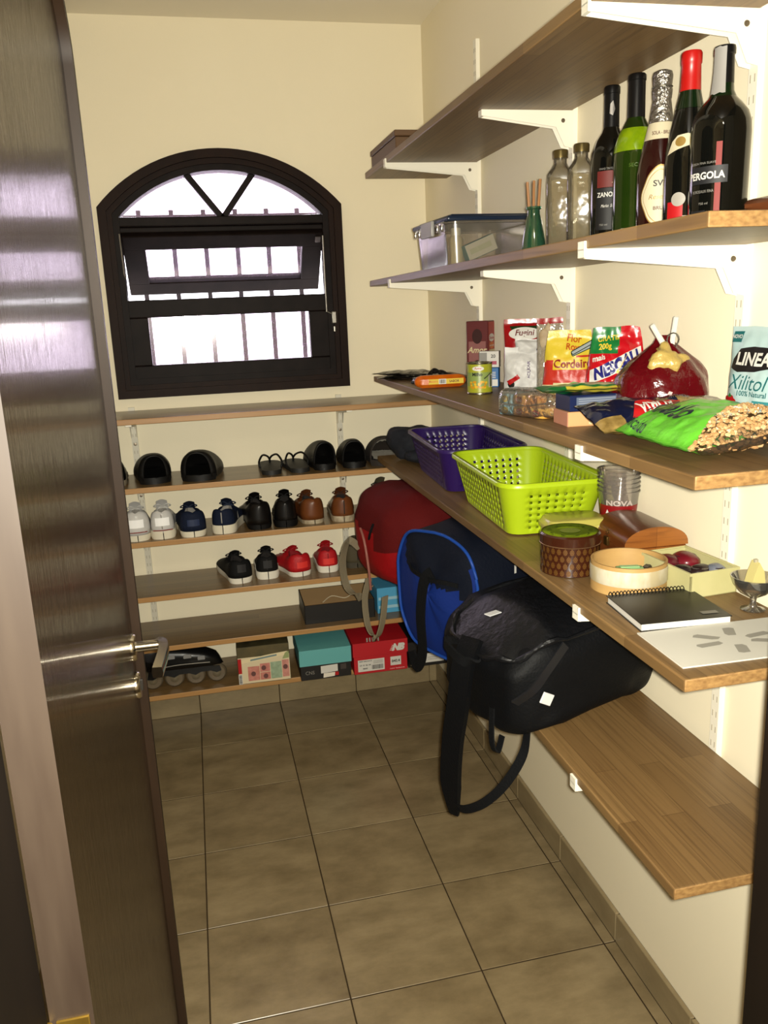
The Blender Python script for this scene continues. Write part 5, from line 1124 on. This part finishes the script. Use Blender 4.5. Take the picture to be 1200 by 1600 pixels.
# ================================================================== shelf 5: open black box and blue bag
Z5 = BZ[4]; Z6 = BZ[5]
o = thing('shoebox', 'open black shoebox with a brown inside on the fifth shelf', 'box', (.572, .150, Z5), -1)
blkc = M('black_card', (20,18,17), .5); brnc = M('kraft_inside', (132,104,66), .75); a_, b_, h_ = .138, .105, .075
mb = MB(); mb.box(-a_, a_, -b_, b_, 0, .002)
for x0, x1, y0, y1 in ((-a_, a_, -b_, -b_+.003), (-a_, a_, b_-.003, b_), (-a_, -a_+.003, -b_, b_), (a_-.003, a_, -b_, b_)): mb.box(x0, x1, y0, y1, .001, h_)
mb.build('box', blkc, o, smooth=False)
mb = MB(); i_ = .0034
mb.box(-a_+i_, a_-i_, -b_+i_, b_-i_, .0022, .003)
for x0, x1, y0, y1 in ((-a_+i_, a_-i_, -b_+i_, -b_+i_+.001), (-a_+i_, a_-i_, b_-i_-.001, b_-i_), (-a_+i_, -a_+i_+.001, -b_+i_, b_-i_), (a_-i_-.001, a_-i_, -b_+i_, b_-i_)): mb.box(x0, x1, y0, y1, .003, h_-.0006)
mb.build('inside', brnc, o, smooth=False)
MB().tube(spl([(-.06,-.06,h_-.008),(-.02,-.03,h_+.004),(.03,-.05,h_-.002),(.07,-.03,h_+.006),(.10,-.06,h_-.004)], 6), .002, 6).build('paper_edge', M('tissue', (196,180,150), .8), o)
t_ = thing('round_badge', 'small black and white round badge lying in the open shoebox', 'badge', (.665, .09, Z5+.055), 0); MB().lathe([(0,0),(.016,0),(.016,.02),(.014,.022),(0,.022)], 24).build('disc', INK, t_); patch('emblem', ell(0,0,.010,.010), flat_top(.022), WHT, t_); letters('8', flat_top(.022), 0, 0, .010, INK, t_, eps=.0014)
o = thing('blue_box', 'light blue striped box between the red bag and fifth shelf', 'box', (.80, .140, Z5), 0); carton(o, .15, .14, .105, [M('sky_blue_card', (76,156,196), .5)]); S = flat(-.0702); [patch('stripe', rect(-.07, .07, b, b+.012), S, M('pale_stripe', (150,190,206), .5), o) for b in (.020, .055)]
# ================================================================== shelf 6: boxes and skate
ALB = .95
o = thing('novelty_box', 'long box printed with banknote pictures, beside the skate', 'box', (.262, .078, Z6), -2)
carton(o, .196, .165, .150, [M('olive_card', (96,82,48), .55, noise_=((18,18,18), (60,56,34), .25)), MATS['olive_card'] if 'olive_card' in MATS else WHT, M('olive_card_top', (76,70,44), .5, noise_=((26,26,26), (46,40,26), .2))])
S = flat(-.083); patch('print_field', rect(-.097, .097, .003, .108), S, M('beige_print', (206,190,156), .55), o); patch('banner', [(-.088,.085),(.06,.100),(.09,.104),(.09,.118),(.02,.112),(-.088,.098)], S, M('banner_cream', (216,200,160), .5), o, .0009)
patch('banner_text', [(-.05,.092),(.05,.103),(.05,.110),(-.05,.099)], S, M('banner_ink', (110,130,130), .5), o, .0013)
for a0, a1, b0, b1, c in ((-.062,-.018,.012,.070,(196,130,116)), (-.016,.022,.044,.078,(196,128,116)), (-.016,.022,.012,.042,(190,124,110)), (.024,.066,.012,.080,(150,168,140)), (.068,.094,.014,.084,(200,140,126))): patch('note', rect(a0, a1, b0, b1), S, M('note_%d_%d' % c[:2], c, .55, noise_=((60,60,60), [q-24 for q in c], .2)), o, .0012)
for a, b in ((-.042,.04),(-.002,.060),(.004,.026),(.080,.055)): patch('portrait', ell(a, b, .009, .010, 14), S, M('portrait_ink', (96,60,56), .6), o, .0017)
patch('red_side', rect(-.097, -.084, .045, .105), S, REDP, o, .0010); barcode(S, -.096, -.086, .004, .040, o, True); patch('green_corner', [(.07,.088),(.096,.09),(.096,.118),(.082,.112)], S, M('sage', (140,150,100), .5), o, .0011)
o = thing('shoebox', 'black shoebox base with a pale teal lid', 'box', (.492, .085, Z6), -1)
MB().rbox(-.097, .097, -.128, .115, 0, .088, .001, 1).build('base', blkc, o); MB().rbox(-.100, .100, -.131, .118, .058, .122, .001, 1).build('lid', M('teal_lid_card', (92,160,160), .55), o)
S = flat(-.1285); patch('sticker', [(-.02,.022),(.045,.025),(.045,.054),(-.02,.052)], S, WHT, o); patch('sticker', [(-.012,.004),(.032,.006),(.034,.022),(-.010,.022)], S, M('sticker_pale', (214,206,190), .6), o, .001); patch('red_tab', rect(.034, .048, .008, .022), S, REDP, o); letters('CNS', S, -.062, .030, .014, GRY, o, w=.034, bold=0); patch('dark_tab', rect(.056, .078, .03, .052), S, M('dim_tab', (60,52,48), .5), o)
o = thing('shoebox', 'red shoebox with white brand letters and size labels', 'box', (.705, .075, Z6), -1)
rcard = M('red_card', (172,20,30), .5); MB().rbox(-.105, .105, -.128, .115, 0, .095, .001, 1).build('base', rcard, o); MB().rbox(-.108, .108, -.131, .118, .072, .128, .001, 1).build('lid', rcard, o)
S = flat(-.1312); letters('NB', S, .070, .098, .030, WHT, o, w=.052, shear=.35, bold=.07); [patch('speed_line', [(.036+.003*i, .086+.006*i), (.056, .086+.006*i), (.057, .0885+.006*i), (.037+.003*i, .0885+.006*i)], S, WHT, o) for i in range(4)]
S = flat(-.1282); patch('size_label', rect(-.090, .014, .010, .058), S, WHT, o); barcode(S, -.036, .008, .016, .034, o); letters('NEW BALANCE', S, -.060, .052, .005, INK, o, w=.05); letters('US 10  EU 44', S, -.062, .036, .006, INK, o); letters('M840', S, -.062, .022, .006, INK, o); [patch('line', rect(-.03, .008, b, b+.0016), S, GRY, o, .0012) for b in (.050, .045, .040)]
patch('price_label', rect(.038, .080, .022, .058), S, WHT, o); letters('840.4', S, .059, .040, .012, INK, o, w=.032); letters('new balance', S, .064, .010, .006, M('pale_pink_print', (220,150,150), .5), o, w=.058)
Stop = flat_top(.128); [patch('top_stripe', [(-.052+.011*i, -.125), (-.047+.011*i, -.125), (-.040+.011*i, -.085), (-.046+.011*i, -.085)], Stop, WHT, o) for i in range(5)]
o = thing('shoebox', 'black shoebox with white labels in the corner', 'box', (.912, .075, Z6), -1)
MB().rbox(-.097, .097, -.128, .115, 0, .095, .001, 1).build('base', blkc, o); MB().rbox(-.100, .100, -.131, .118, .062, .105, .001, 1).build('lid', blkc, o)
S = flat(-.1285); patch('size_label', rect(-.088, -.040, .006, .036), S, M('label_grey', (206,202,190), .55), o); [patch('label_line', rect(-.085, -.050, b, b+.002), S, GRY, o, .0011) for b in (.012, .018, .024, .030)]; S = flat(-.1315)
patch('white_label', rect(-.040, .046, .018-.004, .052), flat(-.1290), WHT, o); letters('44', flat(-.1290), .034, .040, .009, INK, o, eps=.0015); [patch('label_line', rect(-.02, .02, b, b+.0018), flat(-.1290), GRY, o, .0012) for b in (.026, .034)]; patch('red_dot', ell(.072, .018, .007, .008, 16), flat(-.1285), M('dull_red', (130,30,24), .5), o); patch('grey_square', rect(.06, .084, .032, .054), flat(-.1285), M('dim_tab', (60,52,48), .5), o)
# inline skate lying along the shelf, toe to the right
o = thing('inline_skate', 'black inline skate with a row of dark wheels, behind the door handle', 'skate', (-.04, .065, Z6), 0)
skb = M('skate_black', (15,15,15), .3, spec=.4); whl = M('wheel_rubber', (96,84,66), .4); hubm = M('wheel_hub', (110,100,80), .4, .3)
for i in range(4):
    x = -.115+i*.079
    w_ = MB().lathe([(.010,-.012),(.030,-.012),(.036,-.007),(.038,0),(.036,.007),(.030,.012),(.010,.012)], 28, T=Matrix.Translation((x, 0, .038)) @ Matrix.Rotation(PI/2, 4, 'X')).build('wheel', whl, o); MB().lathe([(0,-.0135),(.014,-.0135),(.016,-.012),(.016,.012),(.014,.0135),(0,.0135)], 20, T=Matrix.Translation((x, 0, .038)) @ Matrix.Rotation(PI/2, 4, 'X')).build('hub', hubm, w_)
for sg in (-1, 1): MB().poly([(-.135,.048),(-.115,.044),(-.095,.054),(-.06,.054),(-.036,.044),(-.016,.054),(.02,.054),(.043,.044),(.064,.054),(.10,.054),(.122,.044),(.14,.05),(.135,.070),(.06,.078),(-.06,.084),(-.125,.088)], sg*.018-.002, sg*.018+.002).build('frame', skb, o)
def boot(u, v):
    a = 2*PI*u; s = v; x = -.14+.29*s; hgt = interp([(0,.06),(.06,.092),(.3,.092),(.5,.086),(.75,.070),(.93,.045),(1,.0)], s); w = interp([(0,.0),(.04,.03),(.2,.040),(.6,.046),(.85,.042),(.96,.026),(1,0)], s)
    return (x, w*spow(math.cos(a), .7), .074+hgt*.5+hgt*.5*spow(math.sin(a), .75))
MB().grid(boot, 32, 24, cu=True).build('shell', skb, o, angle=60)
def cuff(u, v): a = 2*PI*u; return (-.085+.055*spow(math.cos(a), .8)-.02*v, .043*spow(math.sin(a), .8), .120+.046*v+.010*math.cos(a)*v)
q = MB().grid(cuff, 30, 5, cu=True).build('cuff', M('skate_grey', (40,40,42), .35), o, angle=60); q.modifiers.new('t', 'SOLIDIFY').thickness = .006
for x, z, dx in ((-.04,.142,.03), (.02,.138,.03), (.07,.126,.028)): MB().rbox(x-dx/2, x+dx/2, -.050, -.044, z-.012, z+.004, .002, 1).build('buckle', M('buckle_grey', (130,130,130), .35, .2), o)
MB().tube(spl([(-.10,-.043,.096),(-.03,-.047,.104),(.04,-.049,.104),(.10,-.046,.100)], 5), .0018, 6).build('trim_line', M('silver_trim', (170,168,162), .3, .6), o)
MB().rbox(-.155, -.135, -.016, .016, .03, .066, .006, 2).build('brake', whl, o)
